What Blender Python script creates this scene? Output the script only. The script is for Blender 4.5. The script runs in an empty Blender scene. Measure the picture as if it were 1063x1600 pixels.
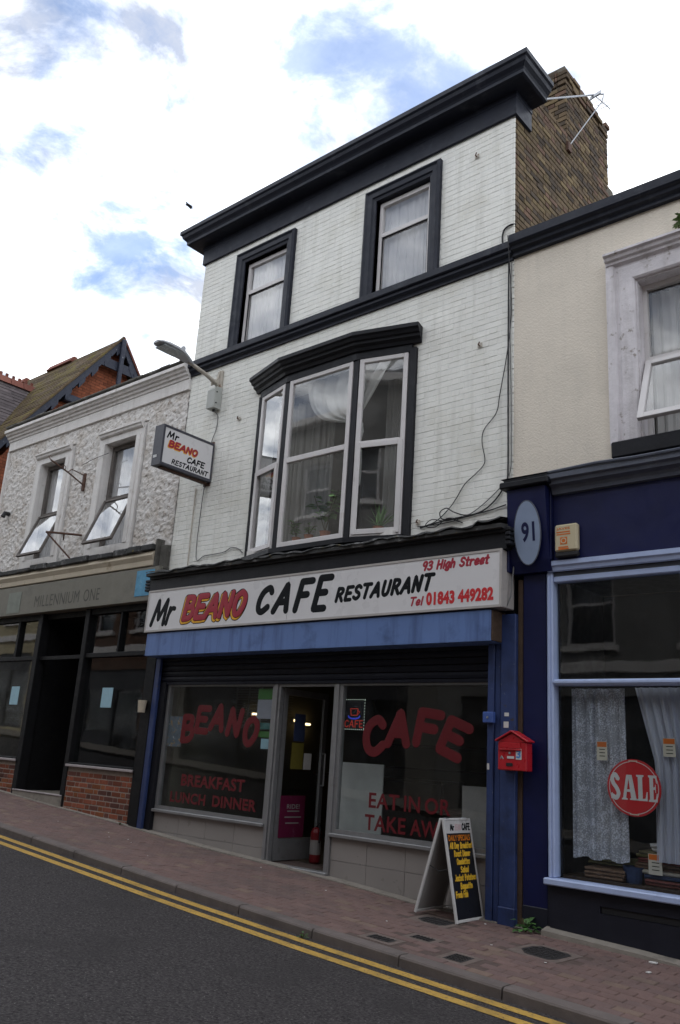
import bpy, math, random
import numpy as np
from mathutils import Vector, Matrix

random.seed(7)
RNG = np.random.default_rng(7)
scene = bpy.context.scene
COL = scene.collection
rad = math.radians

# ------------------------------------------------------------------ camera, sky, sun, exposure
cam_data = bpy.data.cameras.new('camera')
cam = bpy.data.objects.new('camera', cam_data)
COL.objects.link(cam)
cam_data.sensor_fit = 'AUTO'
cam_data.sensor_width = 36.0
cam_data.lens = 29.77
cam_data.clip_start = 0.05
cam_data.clip_end = 1500
right = Vector((0.76149737, 0.64512386, 0.06274518))
up = Vector((0.13492547, -0.25245542, 0.9581552))
back = Vector((0.63396914, -0.72116674, -0.27928778))
M3 = Matrix((right, up, back)).transposed()
cam.matrix_world = Matrix.Translation((0, -7.8, 1.6)) @ M3.to_4x4()
scene.camera = cam

SUN_EL, SUN_AZ = rad(42), rad(-14)        # the sun stands behind the cafe, so the street lies in open shade
world = bpy.data.worlds.new('World')
scene.world = world
world.use_nodes = True


def build_sky():
    nt = world.node_tree
    N, L = nt.nodes, nt.links
    N.clear()
    out = N.new('ShaderNodeOutputWorld')
    sky = N.new('ShaderNodeTexSky')
    sky.sky_type = 'NISHITA'
    sky.sun_disc = False
    sky.sun_elevation = SUN_EL
    sky.sun_rotation = SUN_AZ
    sky.air_density = 1.0
    sky.dust_density = 0.3
    sky.ozone_density = 4.0
    bg_sky = N.new('ShaderNodeBackground')
    bg_sky.inputs['Strength'].default_value = 0.085
    L.new(sky.outputs[0], bg_sky.inputs['Color'])
    tc = N.new('ShaderNodeTexCoord')
    vec = tc.outputs['Generated']

    def math_n(op, a, b=None, c=None, clamp=False):
        n = N.new('ShaderNodeMath')
        n.operation = op
        n.use_clamp = clamp
        for i, x in enumerate((a, b, c)):
            if x is None:
                continue
            if isinstance(x, (int, float)):
                n.inputs[i].default_value = x
            else:
                L.new(x, n.inputs[i])
        return n.outputs[0]
    sep = N.new('ShaderNodeSeparateXYZ')
    L.new(vec, sep.inputs[0])
    zz = math_n('ADD', math_n('MAXIMUM', sep.outputs[2], 0.0), 0.22)
    comb = N.new('ShaderNodeCombineXYZ')
    L.new(math_n('DIVIDE', sep.outputs[0], zz), comb.inputs[0])
    L.new(math_n('DIVIDE', sep.outputs[1], zz), comb.inputs[1])

    def noise(scale, detail, rough, dist, off):
        mp = N.new('ShaderNodeMapping')
        mp.inputs['Location'].default_value = off
        L.new(comb.outputs[0], mp.inputs[0])
        n = N.new('ShaderNodeTexNoise')
        n.inputs['Scale'].default_value = scale
        n.inputs['Detail'].default_value = detail
        n.inputs['Roughness'].default_value = rough
        n.inputs['Distortion'].default_value = dist
        L.new(mp.outputs[0], n.inputs['Vector'])
        return n.outputs[0]
    big = noise(2.6, 4, 0.55, 0.3, (3.1, 1.7, 0))
    fine = noise(8.0, 10, 0.62, 0.3, (1.9, 0.6, 0))
    hole = math_n('MULTIPLY', math_n('SUBTRACT', big, 0.43), 1.0)
    # gaps between the clouds: direction, half-width, depth
    for d, w, a in (((-0.53, 0.474, 0.703), 0.10, 0.20), ((-0.495, 0.548, 0.674), 0.08, 0.34), ((-0.506, 0.518, 0.69), 0.13, 0.22), ((-0.427, 0.544, 0.722), 0.10, 0.34),
                    ((-0.68, 0.371, 0.632), 0.05, 0.24), ((-0.613, 0.45, 0.649), 0.05, 0.2), ((-0.734, 0.37, 0.57), 0.05, 0.16),
                    ((-0.721, 0.435, 0.54), 0.06, 0.26), ((-0.734, 0.48, 0.48), 0.05, 0.26), ((-0.762, 0.436, 0.479), 0.05, 0.22),
                    ((-0.682, 0.467, 0.563), 0.07, 0.22), ((-0.623, 0.345, 0.702), 0.06, 0.16),
                    ((-0.20, 0.70, 0.68), 0.16, -0.25), ((-0.64, 0.40, 0.66), 0.05, -0.1), ((-0.83, 0.40, 0.37), 0.12, -0.2),
                    ((0.1, 0.45, 0.88), 0.12, 0.2), ((0.45, -0.3, 0.84), 0.15, 0.2), ((-0.3, -0.5, 0.81), 0.13, 0.2), ((0.7, 0.3, 0.6), 0.1, 0.2), ((-0.55, -0.65, 0.5), 0.1, 0.2)):
        dn = N.new('ShaderNodeVectorMath')
        dn.operation = 'DISTANCE'
        L.new(vec, dn.inputs[0])
        dn.inputs[1].default_value = Vector(d).normalized()
        mr = N.new('ShaderNodeMapRange')
        mr.interpolation_type = 'SMOOTHSTEP'
        mr.inputs[1].default_value = 0.0
        mr.inputs[2].default_value = w * 1.6
        mr.inputs[3].default_value = a * 1.25
        mr.inputs[4].default_value = 0.0
        L.new(dn.outputs['Value'], mr.inputs[0])
        hole = math_n('ADD', hole, mr.outputs[0])
    hole = math_n('ADD', hole, math_n('MULTIPLY', math_n('SUBTRACT', fine, 0.5), 3.6))
    mr = N.new('ShaderNodeMapRange')
    mr.interpolation_type = 'SMOOTHSTEP'
    mr.inputs[1].default_value = -0.30
    mr.inputs[2].default_value = 1.05
    L.new(hole, mr.inputs[0])
    clear = math_n('MULTIPLY', mr.outputs[0], 0.88)
    # cloud brightness: bright tops, thin grey-blue undersides
    shade = noise(4.2, 8, 0.6, 0.4, (7.3, 4.1, 0))
    ramp = N.new('ShaderNodeValToRGB')
    ramp.color_ramp.elements[0].position = 0.38
    ramp.color_ramp.elements[0].color = (0.19, 0.205, 0.24, 1)
    ramp.color_ramp.elements[1].position = 0.66
    ramp.color_ramp.elements[1].color = (0.955, 0.98, 1.0, 1)
    L.new(shade, ramp.inputs[0])
    bg_cloud = N.new('ShaderNodeBackground')
    bg_cloud.inputs['Strength'].default_value = 1.8
    L.new(ramp.outputs[0], bg_cloud.inputs['Color'])
    mix = N.new('ShaderNodeMixShader')
    L.new(clear, mix.inputs[0])
    L.new(bg_cloud.outputs[0], mix.inputs[1])
    L.new(bg_sky.outputs[0], mix.inputs[2])
    L.new(mix.outputs[0], out.inputs['Surface'])


build_sky()

sun_data = bpy.data.lights.new('sun', 'SUN')
sun_data.energy = 0.6
sun_data.angle = rad(12)
sun_data.color = (1.0, 0.95, 0.88)
sun = bpy.data.objects.new('sun', sun_data)
COL.objects.link(sun)
sd = Vector((math.sin(SUN_AZ) * math.cos(SUN_EL), math.cos(SUN_AZ) * math.cos(SUN_EL), math.sin(SUN_EL)))
sun.rotation_euler = sd.to_track_quat('Z', 'Y').to_euler()
sun.location = (0, 20, 30)

vs = scene.view_settings
vs.view_transform = 'Standard'
vs.look = 'None'
vs.exposure = 1.1
vs.gamma = 1.0
vs.use_curve_mapping = False
try:
    scene.cycles.use_denoising = True
    scene.cycles.max_bounces = 8
    scene.cycles.transparent_max_bounces = 16
    scene.cycles.sample_clamp_indirect = 6.0
except Exception:
    pass

# ------------------------------------------------------------------ object helpers
WLOC = {}


def tag(o, label=None, cat=None, group=None, kind=None):
    if label:
        o['label'] = label
    if cat:
        o['category'] = cat
    if group:
        o['group'] = group
    if kind:
        o['kind'] = kind
    return o


def thing(name, label, cat, loc, group=None):
    o = bpy.data.objects.new(name, None)
    COL.objects.link(o)
    o.location = loc
    o.empty_display_size = 0.1
    WLOC[o.name] = Vector(loc)
    return tag(o, label, cat, group)


class MB:
    """collects shapes given in world coordinates into one mesh"""

    def __init__(self):
        self.v, self.f = [], []

    def add(self, vs_, fs_):
        b = len(self.v)
        self.v += [tuple(p) for p in vs_]
        self.f += [tuple(i + b for i in q) for q in fs_]
        return self

    def box(self, x0, x1, y0, y1, z0, z1, c=0.0):
        return self.obox(((x0 + x1) / 2, (y0 + y1) / 2, (z0 + z1) / 2), (abs(x1 - x0) / 2, 0, 0), (0, abs(y1 - y0) / 2, 0), (0, 0, abs(z1 - z0) / 2), c)

    def obox(self, o, a, b, c3, c=0.0):
        o, a, b, c3 = Vector(o), Vector(a), Vector(b), Vector(c3)
        if c <= 0:
            vs_ = [o + a * i + b * j + c3 * k for i in (-1, 1) for j in (-1, 1) for k in (-1, 1)]
            fs_ = [(0, 1, 3, 2), (4, 6, 7, 5), (0, 4, 5, 1), (2, 3, 7, 6), (0, 2, 6, 4), (1, 5, 7, 3)]
            if a.cross(b).dot(c3) < 0:
                fs_ = [q[::-1] for q in fs_]
            return self.add(vs_, fs_)
        la, lb, lc = a.length, b.length, c3.length
        c = min(c, la * .49, lb * .49, lc * .49)
        fa, fb, fc = 1 - c / la, 1 - c / lb, 1 - c / lc
        vs_, idx = [], {}
        for i in (-1, 1):
            for j in (-1, 1):
                for k in (-1, 1):
                    for t, (p, q, r) in enumerate(((1, fb, fc), (fa, 1, fc), (fa, fb, 1))):
                        idx[i, j, k, t] = len(vs_)
                        vs_.append(o + a * (i * p) + b * (j * q) + c3 * (k * r))
        fs_ = []
        for s in (-1, 1):
            fs_.append([idx[s, -1, -1, 0], idx[s, 1, -1, 0], idx[s, 1, 1, 0], idx[s, -1, 1, 0]])
            fs_.append([idx[-1, s, -1, 1], idx[-1, s, 1, 1], idx[1, s, 1, 1], idx[1, s, -1, 1]])
            fs_.append([idx[-1, -1, s, 2], idx[1, -1, s, 2], idx[1, 1, s, 2], idx[-1, 1, s, 2]])
        for s in (-1, 1):
            for t in (-1, 1):
                fs_.append([idx[s, t, -1, 0], idx[s, t, 1, 0], idx[s, t, 1, 1], idx[s, t, -1, 1]])
                fs_.append([idx[s, -1, t, 0], idx[s, 1, t, 0], idx[s, 1, t, 2], idx[s, -1, t, 2]])
                fs_.append([idx[-1, s, t, 1], idx[1, s, t, 1], idx[1, s, t, 2], idx[-1, s, t, 2]])
        for i in (-1, 1):
            for j in (-1, 1):
                for k in (-1, 1):
                    fs_.append([idx[i, j, k, 0], idx[i, j, k, 1], idx[i, j, k, 2]])
        out = []
        for q in fs_:
            p = [vs_[n] for n in q]
            nrm = (p[1] - p[0]).cross(p[2] - p[0])
            ctr = sum(p, Vector()) / len(p) - o
            out.append(q if nrm.dot(ctr) > 0 else q[::-1])
        return self.add(vs_, out)

    def quad(self, *p):
        return self.add(p, [tuple(range(len(p)))])

    def prism(self, poly, off):
        n = len(poly)
        off = Vector(off)
        p = [Vector(q) for q in poly]
        vs_ = p + [q + off for q in p]
        nrm = Vector()
        for i in range(n):
            nrm += p[i].cross(p[(i + 1) % n])
        fs_ = [tuple(range(n))[::-1], tuple(range(n, 2 * n))] + [(i, (i + 1) % n, n + (i + 1) % n, n + i) for i in range(n)]
        if nrm.dot(off) < 0:
            fs_ = [q[::-1] for q in fs_]
        return self.add(vs_, fs_)

    def tube(self, pts, r, n=8):
        pts = [Vector(p) for p in pts]
        m = len(pts)
        rs = r if isinstance(r, (list, tuple)) else [r] * m
        vs_, fs_ = [], []
        ref = None
        for i, p in enumerate(pts):
            t = (pts[min(i + 1, m - 1)] - pts[max(i - 1, 0)]).normalized()
            if ref is None:
                ref = t.orthogonal().normalized()
            u = (ref - t * ref.dot(t))
            u = u.normalized() if u.length > 1e-6 else t.orthogonal().normalized()
            ref = u
            w = t.cross(u)
            for k in range(n):
                a = 2 * math.pi * k / n
                vs_.append(p + (u * math.cos(a) + w * math.sin(a)) * rs[i])
        for i in range(m - 1):
            for k in range(n):
                fs_.append((i * n + k, i * n + (k + 1) % n, (i + 1) * n + (k + 1) % n, (i + 1) * n + k))
        fs_.append(tuple(range(n))[::-1])
        fs_.append(tuple(range((m - 1) * n, m * n)))
        return self.add(vs_, fs_)

    def lathe(self, prof, ctr, n=14, axis=None):
        """prof: (radius, height) bottom to top"""
        ctr = Vector(ctr)
        ax = Vector(axis or (0, 0, 1)).normalized()
        u = ax.orthogonal().normalized()
        w = ax.cross(u)
        vs_, fs_ = [], []
        for r, h in prof:
            for k in range(n):
                a = 2 * math.pi * k / n
                vs_.append(ctr + ax * h + (u * math.cos(a) + w * math.sin(a)) * max(r, 1e-4))
        for i in range(len(prof) - 1):
            for k in range(n):
                fs_.append((i * n + k, i * n + (k + 1) % n, (i + 1) * n + (k + 1) % n, (i + 1) * n + k))
        fs_.append(tuple(range(n))[::-1])
        fs_.append(tuple(range((len(prof) - 1) * n, len(prof) * n)))
        return self.add(vs_, fs_)

    def sweep(self, prof, path):
        """prof: (out, z) from top to bottom; path: plan points, outside on the right hand"""
        pts = [Vector((p[0], p[1], 0)) for p in path]
        m, n = len(pts), len(prof)
        vs_, fs_ = [], []
        for i, p in enumerate(pts):
            d1 = (pts[i] - pts[i - 1]).normalized() if i else None
            d2 = (pts[i + 1] - pts[i]).normalized() if i < m - 1 else None
            n1 = Vector((d1.y, -d1.x, 0)) if d1 else None
            n2 = Vector((d2.y, -d2.x, 0)) if d2 else None
            if n1 and n2:
                b = (n1 + n2).normalized()
                b = b / max(b.dot(n1), .2)
            else:
                b = n1 or n2
            for o, z in prof:
                q = p + b * o
                vs_.append((q.x, q.y, z))
        for i in range(m - 1):
            for k in range(n):
                k2 = (k + 1) % n
                fs_.append((i * n + k, i * n + k2, (i + 1) * n + k2, (i + 1) * n + k))
        fs_.append(tuple(range(n))[::-1])
        fs_.append(tuple(range((m - 1) * n, m * n)))
        return self.add(vs_, fs_)

    def wall(self, a0, a1, z0, z1, y0, y1, holes=(), axis='x'):
        """slab with rectangular holes; along x (front at y0) or along y (axis='y')"""
        xs = sorted({a0, a1} | {min(max(h[0], a0), a1) for h in holes} | {min(max(h[1], a0), a1) for h in holes})
        zs = sorted({z0, z1} | {min(max(h[2], z0), z1) for h in holes} | {min(max(h[3], z0), z1) for h in holes})

        def solid(i, k):
            if i < 0 or k < 0 or i >= len(xs) - 1 or k >= len(zs) - 1:
                return False
            cx, cz = (xs[i] + xs[i + 1]) / 2, (zs[k] + zs[k + 1]) / 2
            return not any(h[0] < cx < h[1] and h[2] < cz < h[3] for h in holes)

        def P(a, y, z):
            return (a, y, z) if axis == 'x' else (y, a, z)
        for i in range(len(xs) - 1):
            for k in range(len(zs) - 1):
                if not solid(i, k):
                    continue
                A, B, C, D = xs[i], xs[i + 1], zs[k], zs[k + 1]
                self.quad(P(A, y0, C), P(B, y0, C), P(B, y0, D), P(A, y0, D))
                self.quad(P(A, y1, C), P(A, y1, D), P(B, y1, D), P(B, y1, C))
                if not solid(i - 1, k):
                    self.quad(P(A, y0, C), P(A, y0, D), P(A, y1, D), P(A, y1, C))
                if not solid(i + 1, k):
                    self.quad(P(B, y0, C), P(B, y1, C), P(B, y1, D), P(B, y0, D))
                if not solid(i, k - 1):
                    self.quad(P(A, y0, C), P(A, y1, C), P(B, y1, C), P(B, y0, C))
                if not solid(i, k + 1):
                    self.quad(P(A, y0, D), P(B, y0, D), P(B, y1, D), P(A, y1, D))
        return self

    def mesh(self, name, mat, base=(0, 0, 0), smooth=False):
        me = bpy.data.meshes.new(name)
        b = Vector(base)
        me.from_pydata([(p[0] - b.x, p[1] - b.y, p[2] - b.z) for p in self.v], [], self.f)
        if mat:
            me.materials.append(mat)
        if smooth:
            me.polygons.foreach_set('use_smooth', [True] * len(me.polygons))
        me.update()
        return me


def rootloc(o):
    while o.parent:
        o = o.parent
    return WLOC.get(o.name, Vector(o.location))


def part(name, mb, mat, parent, label=None, smooth=False, kind=None):
    """a child mesh; geometry is given in world coordinates"""
    me = mb.mesh(name, mat, rootloc(parent), smooth)
    o = bpy.data.objects.new(name, me)
    COL.objects.link(o)
    o.parent = parent
    return tag(o, label, kind=kind)


def single(name, mb, mat, label, cat, loc, group=None, smooth=False):
    me = mb.mesh(name, mat, loc, smooth)
    o = bpy.data.objects.new(name, me)
    COL.objects.link(o)
    o.location = loc
    WLOC[o.name] = Vector(loc)
    return tag(o, label, cat, group)


def struct(name, mb, mat, smooth=False):
    o = bpy.data.objects.new(name, mb.mesh(name, mat, (0, 0, 0), smooth))
    COL.objects.link(o)
    return tag(o, kind='structure')


def inst(name, me, parent, loc, rot=(0, 0, 0)):
    """one piece sharing its mesh with its look-alikes; loc in world coordinates"""
    o = bpy.data.objects.new(name, me)
    COL.objects.link(o)
    o.parent = parent
    o.location = Vector(loc) - rootloc(parent)
    o.rotation_euler = rot
    return o


# ------------------------------------------------------------------ materials
def mat(name, col, rough=0.7, spec=0.3, v=0.12, vs_=6.0, bump=0.0, bs=60.0, bd=4, metal=0.0, dirt=None, rand=0.0, alt=None, streak=None, coat=0.0):
    """col base colour; v/vs_ blotchy variation; bump/bs relief; dirt=(colour,scale,lo,hi); rand per piece; alt=(colour,share) per piece; streak=(colour,amount)"""
    m = bpy.data.materials.new(name)
    m.use_nodes = True
    nt = m.node_tree
    N, L = nt.nodes, nt.links
    bs_ = N['Principled BSDF']
    bs_.inputs['Roughness'].default_value = rough
    bs_.inputs['Specular IOR Level'].default_value = spec
    bs_.inputs['Metallic'].default_value = metal
    if coat:
        bs_.inputs['Coat Weight'].default_value = coat
    geo = N.new('ShaderNodeNewGeometry')
    pos = geo.outputs['Position']

    def noise(scale, detail=4, rough_=.55, vec=None):
        n = N.new('ShaderNodeTexNoise')
        n.inputs['Scale'].default_value = scale
        n.inputs['Detail'].default_value = detail
        n.inputs['Roughness'].default_value = rough_
        L.new(vec or pos, n.inputs['Vector'])
        return n.outputs[0]

    def mrange(x, a, b, c, d):
        n = N.new('ShaderNodeMapRange')
        for i, q in enumerate((a, b, c, d)):
            n.inputs[i + 1].default_value = q
        L.new(x, n.inputs[0])
        return n.outputs[0]

    def mixc(fac, a, b, mode='MIX'):
        n = N.new('ShaderNodeMix')
        n.data_type = 'RGBA'
        n.blend_type = mode
        for s, x in ((n.inputs['Factor'], fac), (n.inputs[6], a), (n.inputs[7], b)):
            if isinstance(x, (int, float)):
                s.default_value = x
            elif isinstance(x, tuple):
                s.default_value = (*x, 1) if len(x) == 3 else x
            else:
                L.new(x, s)
        return n.outputs[2]
    c = tuple(col)
    pr = None
    if rand or alt:
        oi = N.new('ShaderNodeObjectInfo')
        a = N.new('ShaderNodeMath')
        a.operation = 'ADD'
        L.new(oi.outputs['Random'], a.inputs[0])
        L.new(geo.outputs['Random Per Island'], a.inputs[1])
        f = N.new('ShaderNodeMath')
        f.operation = 'FRACT'
        L.new(a.outputs[0], f.inputs[0])
        pr = f.outputs[0]
    if alt:
        acc = 0.0
        for colr, share in alt:
            lo = acc
            acc += share
            g = N.new('ShaderNodeMath')
            g.operation = 'COMPARE'
            g.inputs[1].default_value = (lo + acc) / 2
            g.inputs[2].default_value = share / 2
            L.new(pr, g.inputs[0])
            c = mixc(g.outputs[0], c, tuple(colr))
    if rand:
        w = N.new('ShaderNodeTexWhiteNoise')
        w.noise_dimensions = '1D'
        L.new(pr, w.inputs['W'])
        g = mrange(w.outputs['Value'], 0, 1, 1 - rand, 1 + rand)
        hs = N.new('ShaderNodeHueSaturation')
        L.new(g, hs.inputs['Value'])
        if isinstance(c, tuple):
            hs.inputs['Color'].default_value = (*c, 1)
        else:
            L.new(c, hs.inputs['Color'])
        c = hs.outputs[0]
    if v:
        g = mrange(noise(vs_, 6, .6), .25, .75, 1 - v, 1 + v)
        hs = N.new('ShaderNodeHueSaturation')
        L.new(g, hs.inputs['Value'])
        if isinstance(c, tuple):
            hs.inputs['Color'].default_value = (*c, 1)
        else:
            L.new(c, hs.inputs['Color'])
        c = hs.outputs[0]
    for d in dirt or []:
        dc, sc, lo, hi = d
        c = mixc(mrange(noise(sc, 7, .65), lo, hi, 0, 1), c, tuple(dc))
    if streak:
        mp = N.new('ShaderNodeMapping')
        mp.inputs['Scale'].default_value = (9, 9, .7)
        L.new(pos, mp.inputs[0])
        c = mixc(mrange(noise(1.0, 5, .6, mp.outputs[0]), .5, .78, 0, streak[1]), c, tuple(streak[0]))
    if isinstance(c, tuple):
        bs_.inputs['Base Color'].default_value = (*c, 1)
    else:
        L.new(c, bs_.inputs['Base Color'])
    if rough < .95:
        L.new(mrange(noise(vs_ * 2.3, 3), .3, .7, max(rough - .08, .03), min(rough + .08, 1)), bs_.inputs['Roughness'])
    if bump:
        b = N.new('ShaderNodeBump')
        b.inputs['Strength'].default_value = 1.0
        b.inputs['Distance'].default_value = bump
        L.new(noise(bs, bd, .6), b.inputs['Height'])
        L.new(b.outputs[0], bs_.inputs['Normal'])
    return m


def glass_mat(name, tint=(1, 1, 1), ior=1.52, dirt=0.03, panes=2.2):
    m = bpy.data.materials.new(name)
    m.use_nodes = True
    nt = m.node_tree
    N, L = nt.nodes, nt.links
    N.clear()
    out = N.new('ShaderNodeOutputMaterial')
    fr = N.new('ShaderNodeFresnel')
    fr.inputs['IOR'].default_value = ior
    tr = N.new('ShaderNodeBsdfTransparent')
    tr.inputs['Color'].default_value = (*tint, 1)
    gl = N.new('ShaderNodeBsdfGlossy')
    gl.inputs['Roughness'].default_value = 0.02
    gl.inputs['Color'].default_value = (.95, .95, .95, 1)
    df = N.new('ShaderNodeBsdfDiffuse')
    df.inputs['Color'].default_value = (.5, .5, .48, 1)
    n = N.new('ShaderNodeTexNoise')
    n.inputs['Scale'].default_value = 3.0
    n.inputs['Detail'].default_value = 6
    geo = N.new('ShaderNodeNewGeometry')
    L.new(geo.outputs['Position'], n.inputs['Vector'])
    mr = N.new('ShaderNodeMapRange')
    mr.inputs[1].default_value = .4
    mr.inputs[2].default_value = .8
    mr.inputs[3].default_value = dirt * .4
    mr.inputs[4].default_value = dirt * 2.0
    L.new(n.outputs[0], mr.inputs[0])
    bp = N.new('ShaderNodeBump')
    bp.inputs['Distance'].default_value = 0.0008
    n2 = N.new('ShaderNodeTexNoise')
    n2.inputs['Scale'].default_value = 2.5
    L.new(geo.outputs['Position'], n2.inputs['Vector'])
    L.new(n2.outputs[0], bp.inputs['Height'])
    L.new(bp.outputs[0], gl.inputs['Normal'])
    m1 = N.new('ShaderNodeMixShader')
    L.new(mr.outputs[0], m1.inputs[0])
    L.new(tr.outputs[0], m1.inputs[1])
    L.new(df.outputs[0], m1.inputs[2])
    m2 = N.new('ShaderNodeMixShader')
    # thin pane: only the outer faces mirror, the inner faces let light straight through
    fm = N.new('ShaderNodeMath')
    fm.operation = 'MULTIPLY'
    fb = N.new('ShaderNodeMath')
    fb.operation = 'SUBTRACT'
    fb.inputs[0].default_value = 1.0
    L.new(geo.outputs['Backfacing'], fb.inputs[1])
    L.new(fr.outputs[0], fm.inputs[0])
    L.new(fb.outputs[0], fm.inputs[1])
    fm2 = N.new('ShaderNodeMath')
    fm2.operation = 'MULTIPLY'
    fm2.use_clamp = True
    fm2.inputs[1].default_value = panes
    L.new(fm.outputs[0], fm2.inputs[0])
    L.new(fm2.outputs[0], m2.inputs[0])
    L.new(m1.outputs[0], m2.inputs[1])
    L.new(gl.outputs[0], m2.inputs[2])
    L.new(m2.outputs[0], out.inputs['Surface'])
    return m


def net_mat(name, col, alpha, lace=False):
    m = bpy.data.materials.new(name)
    m.use_nodes = True
    nt = m.node_tree
    N, L = nt.nodes, nt.links
    N.clear()
    out = N.new('ShaderNodeOutputMaterial')
    tr = N.new('ShaderNodeBsdfTransparent')
    df = N.new('ShaderNodeBsdfDiffuse')
    df.inputs['Color'].default_value = (*col, 1)
    tl = N.new('ShaderNodeBsdfTranslucent')
    tl.inputs['Color'].default_value = (*col, 1)
    m1 = N.new('ShaderNodeMixShader')
    m1.inputs[0].default_value = .3
    L.new(df.outputs[0], m1.inputs[1])
    L.new(tl.outputs[0], m1.inputs[2])
    m2 = N.new('ShaderNodeMixShader')
    m2.inputs[0].default_value = alpha
    if lace:
        geo = N.new('ShaderNodeNewGeometry')
        vo = N.new('ShaderNodeTexVoronoi')
        vo.inputs['Scale'].default_value = 70
        L.new(geo.outputs['Position'], vo.inputs['Vector'])
        no = N.new('ShaderNodeTexNoise')
        no.inputs['Scale'].default_value = 9
        no.inputs['Detail'].default_value = 4
        L.new(geo.outputs['Position'], no.inputs['Vector'])
        mu = N.new('ShaderNodeMath')
        mu.operation = 'MULTIPLY_ADD'
        mu.inputs[1].default_value = .9
        L.new(vo.outputs['Distance'], mu.inputs[0])
        L.new(no.outputs[0], mu.inputs[2])
        mr = N.new('ShaderNodeMapRange')
        mr.inputs[1].default_value = .78
        mr.inputs[2].default_value = .98
        mr.inputs[3].default_value = min(alpha + .05, 1)
        mr.inputs[4].default_value = alpha * .55
        L.new(mu.outputs[0], mr.inputs[0])
        L.new(mr.outputs[0], m2.inputs[0])
    L.new(tr.outputs[0], m2.inputs[1])
    L.new(m1.outputs[0], m2.inputs[2])
    L.new(m2.outputs[0], out.inputs['Surface'])
    return m


def glow_mat(name, col, strength):
    m = bpy.data.materials.new(name)
    m.use_nodes = True
    b = m.node_tree.nodes['Principled BSDF']
    b.inputs['Base Color'].default_value = (*col, 1)
    b.inputs['Emission Color'].default_value = (*col, 1)
    b.inputs['Emission Strength'].default_value = strength
    return m



def brick_courses(m, size=(.225, .075), plane='yz'):
    """far brickwork too small to lay brick by brick: joint lines in colour and relief"""
    nt = m.node_tree
    N, L = nt.nodes, nt.links
    b = N['Principled BSDF']
    src = b.inputs['Base Color'].links[0].from_socket
    geo = N.new('ShaderNodeNewGeometry')
    sp = N.new('ShaderNodeSeparateXYZ')
    cb_ = N.new('ShaderNodeCombineXYZ')
    L.new(geo.outputs['Position'], sp.inputs[0])
    ad = N.new('ShaderNodeMath')
    L.new(sp.outputs[0], ad.inputs[0])
    L.new(sp.outputs[1], ad.inputs[1])
    L.new(ad.outputs[0], cb_.inputs[0])
    L.new(sp.outputs[2], cb_.inputs[1])
    t = N.new('ShaderNodeTexBrick')
    t.inputs['Scale'].default_value = 1.0
    t.inputs['Brick Width'].default_value = size[0]
    t.inputs['Row Height'].default_value = size[1]
    t.inputs['Mortar Size'].default_value = .007
    t.inputs['Color1'].default_value = (.75, .72, .7, 1)
    t.inputs['Color2'].default_value = (1.25, 1.2, 1.15, 1)
    t.inputs['Mortar'].default_value = (.45, .5, .5, 1)
    L.new(cb_.outputs[0], t.inputs['Vector'])
    mx = N.new('ShaderNodeMix')
    mx.data_type = 'RGBA'
    mx.blend_type = 'MULTIPLY'
    mx.inputs['Factor'].default_value = 1.0
    L.new(src, mx.inputs[6])
    L.new(t.outputs['Color'], mx.inputs[7])
    L.new(mx.outputs[2], b.inputs['Base Color'])


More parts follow.
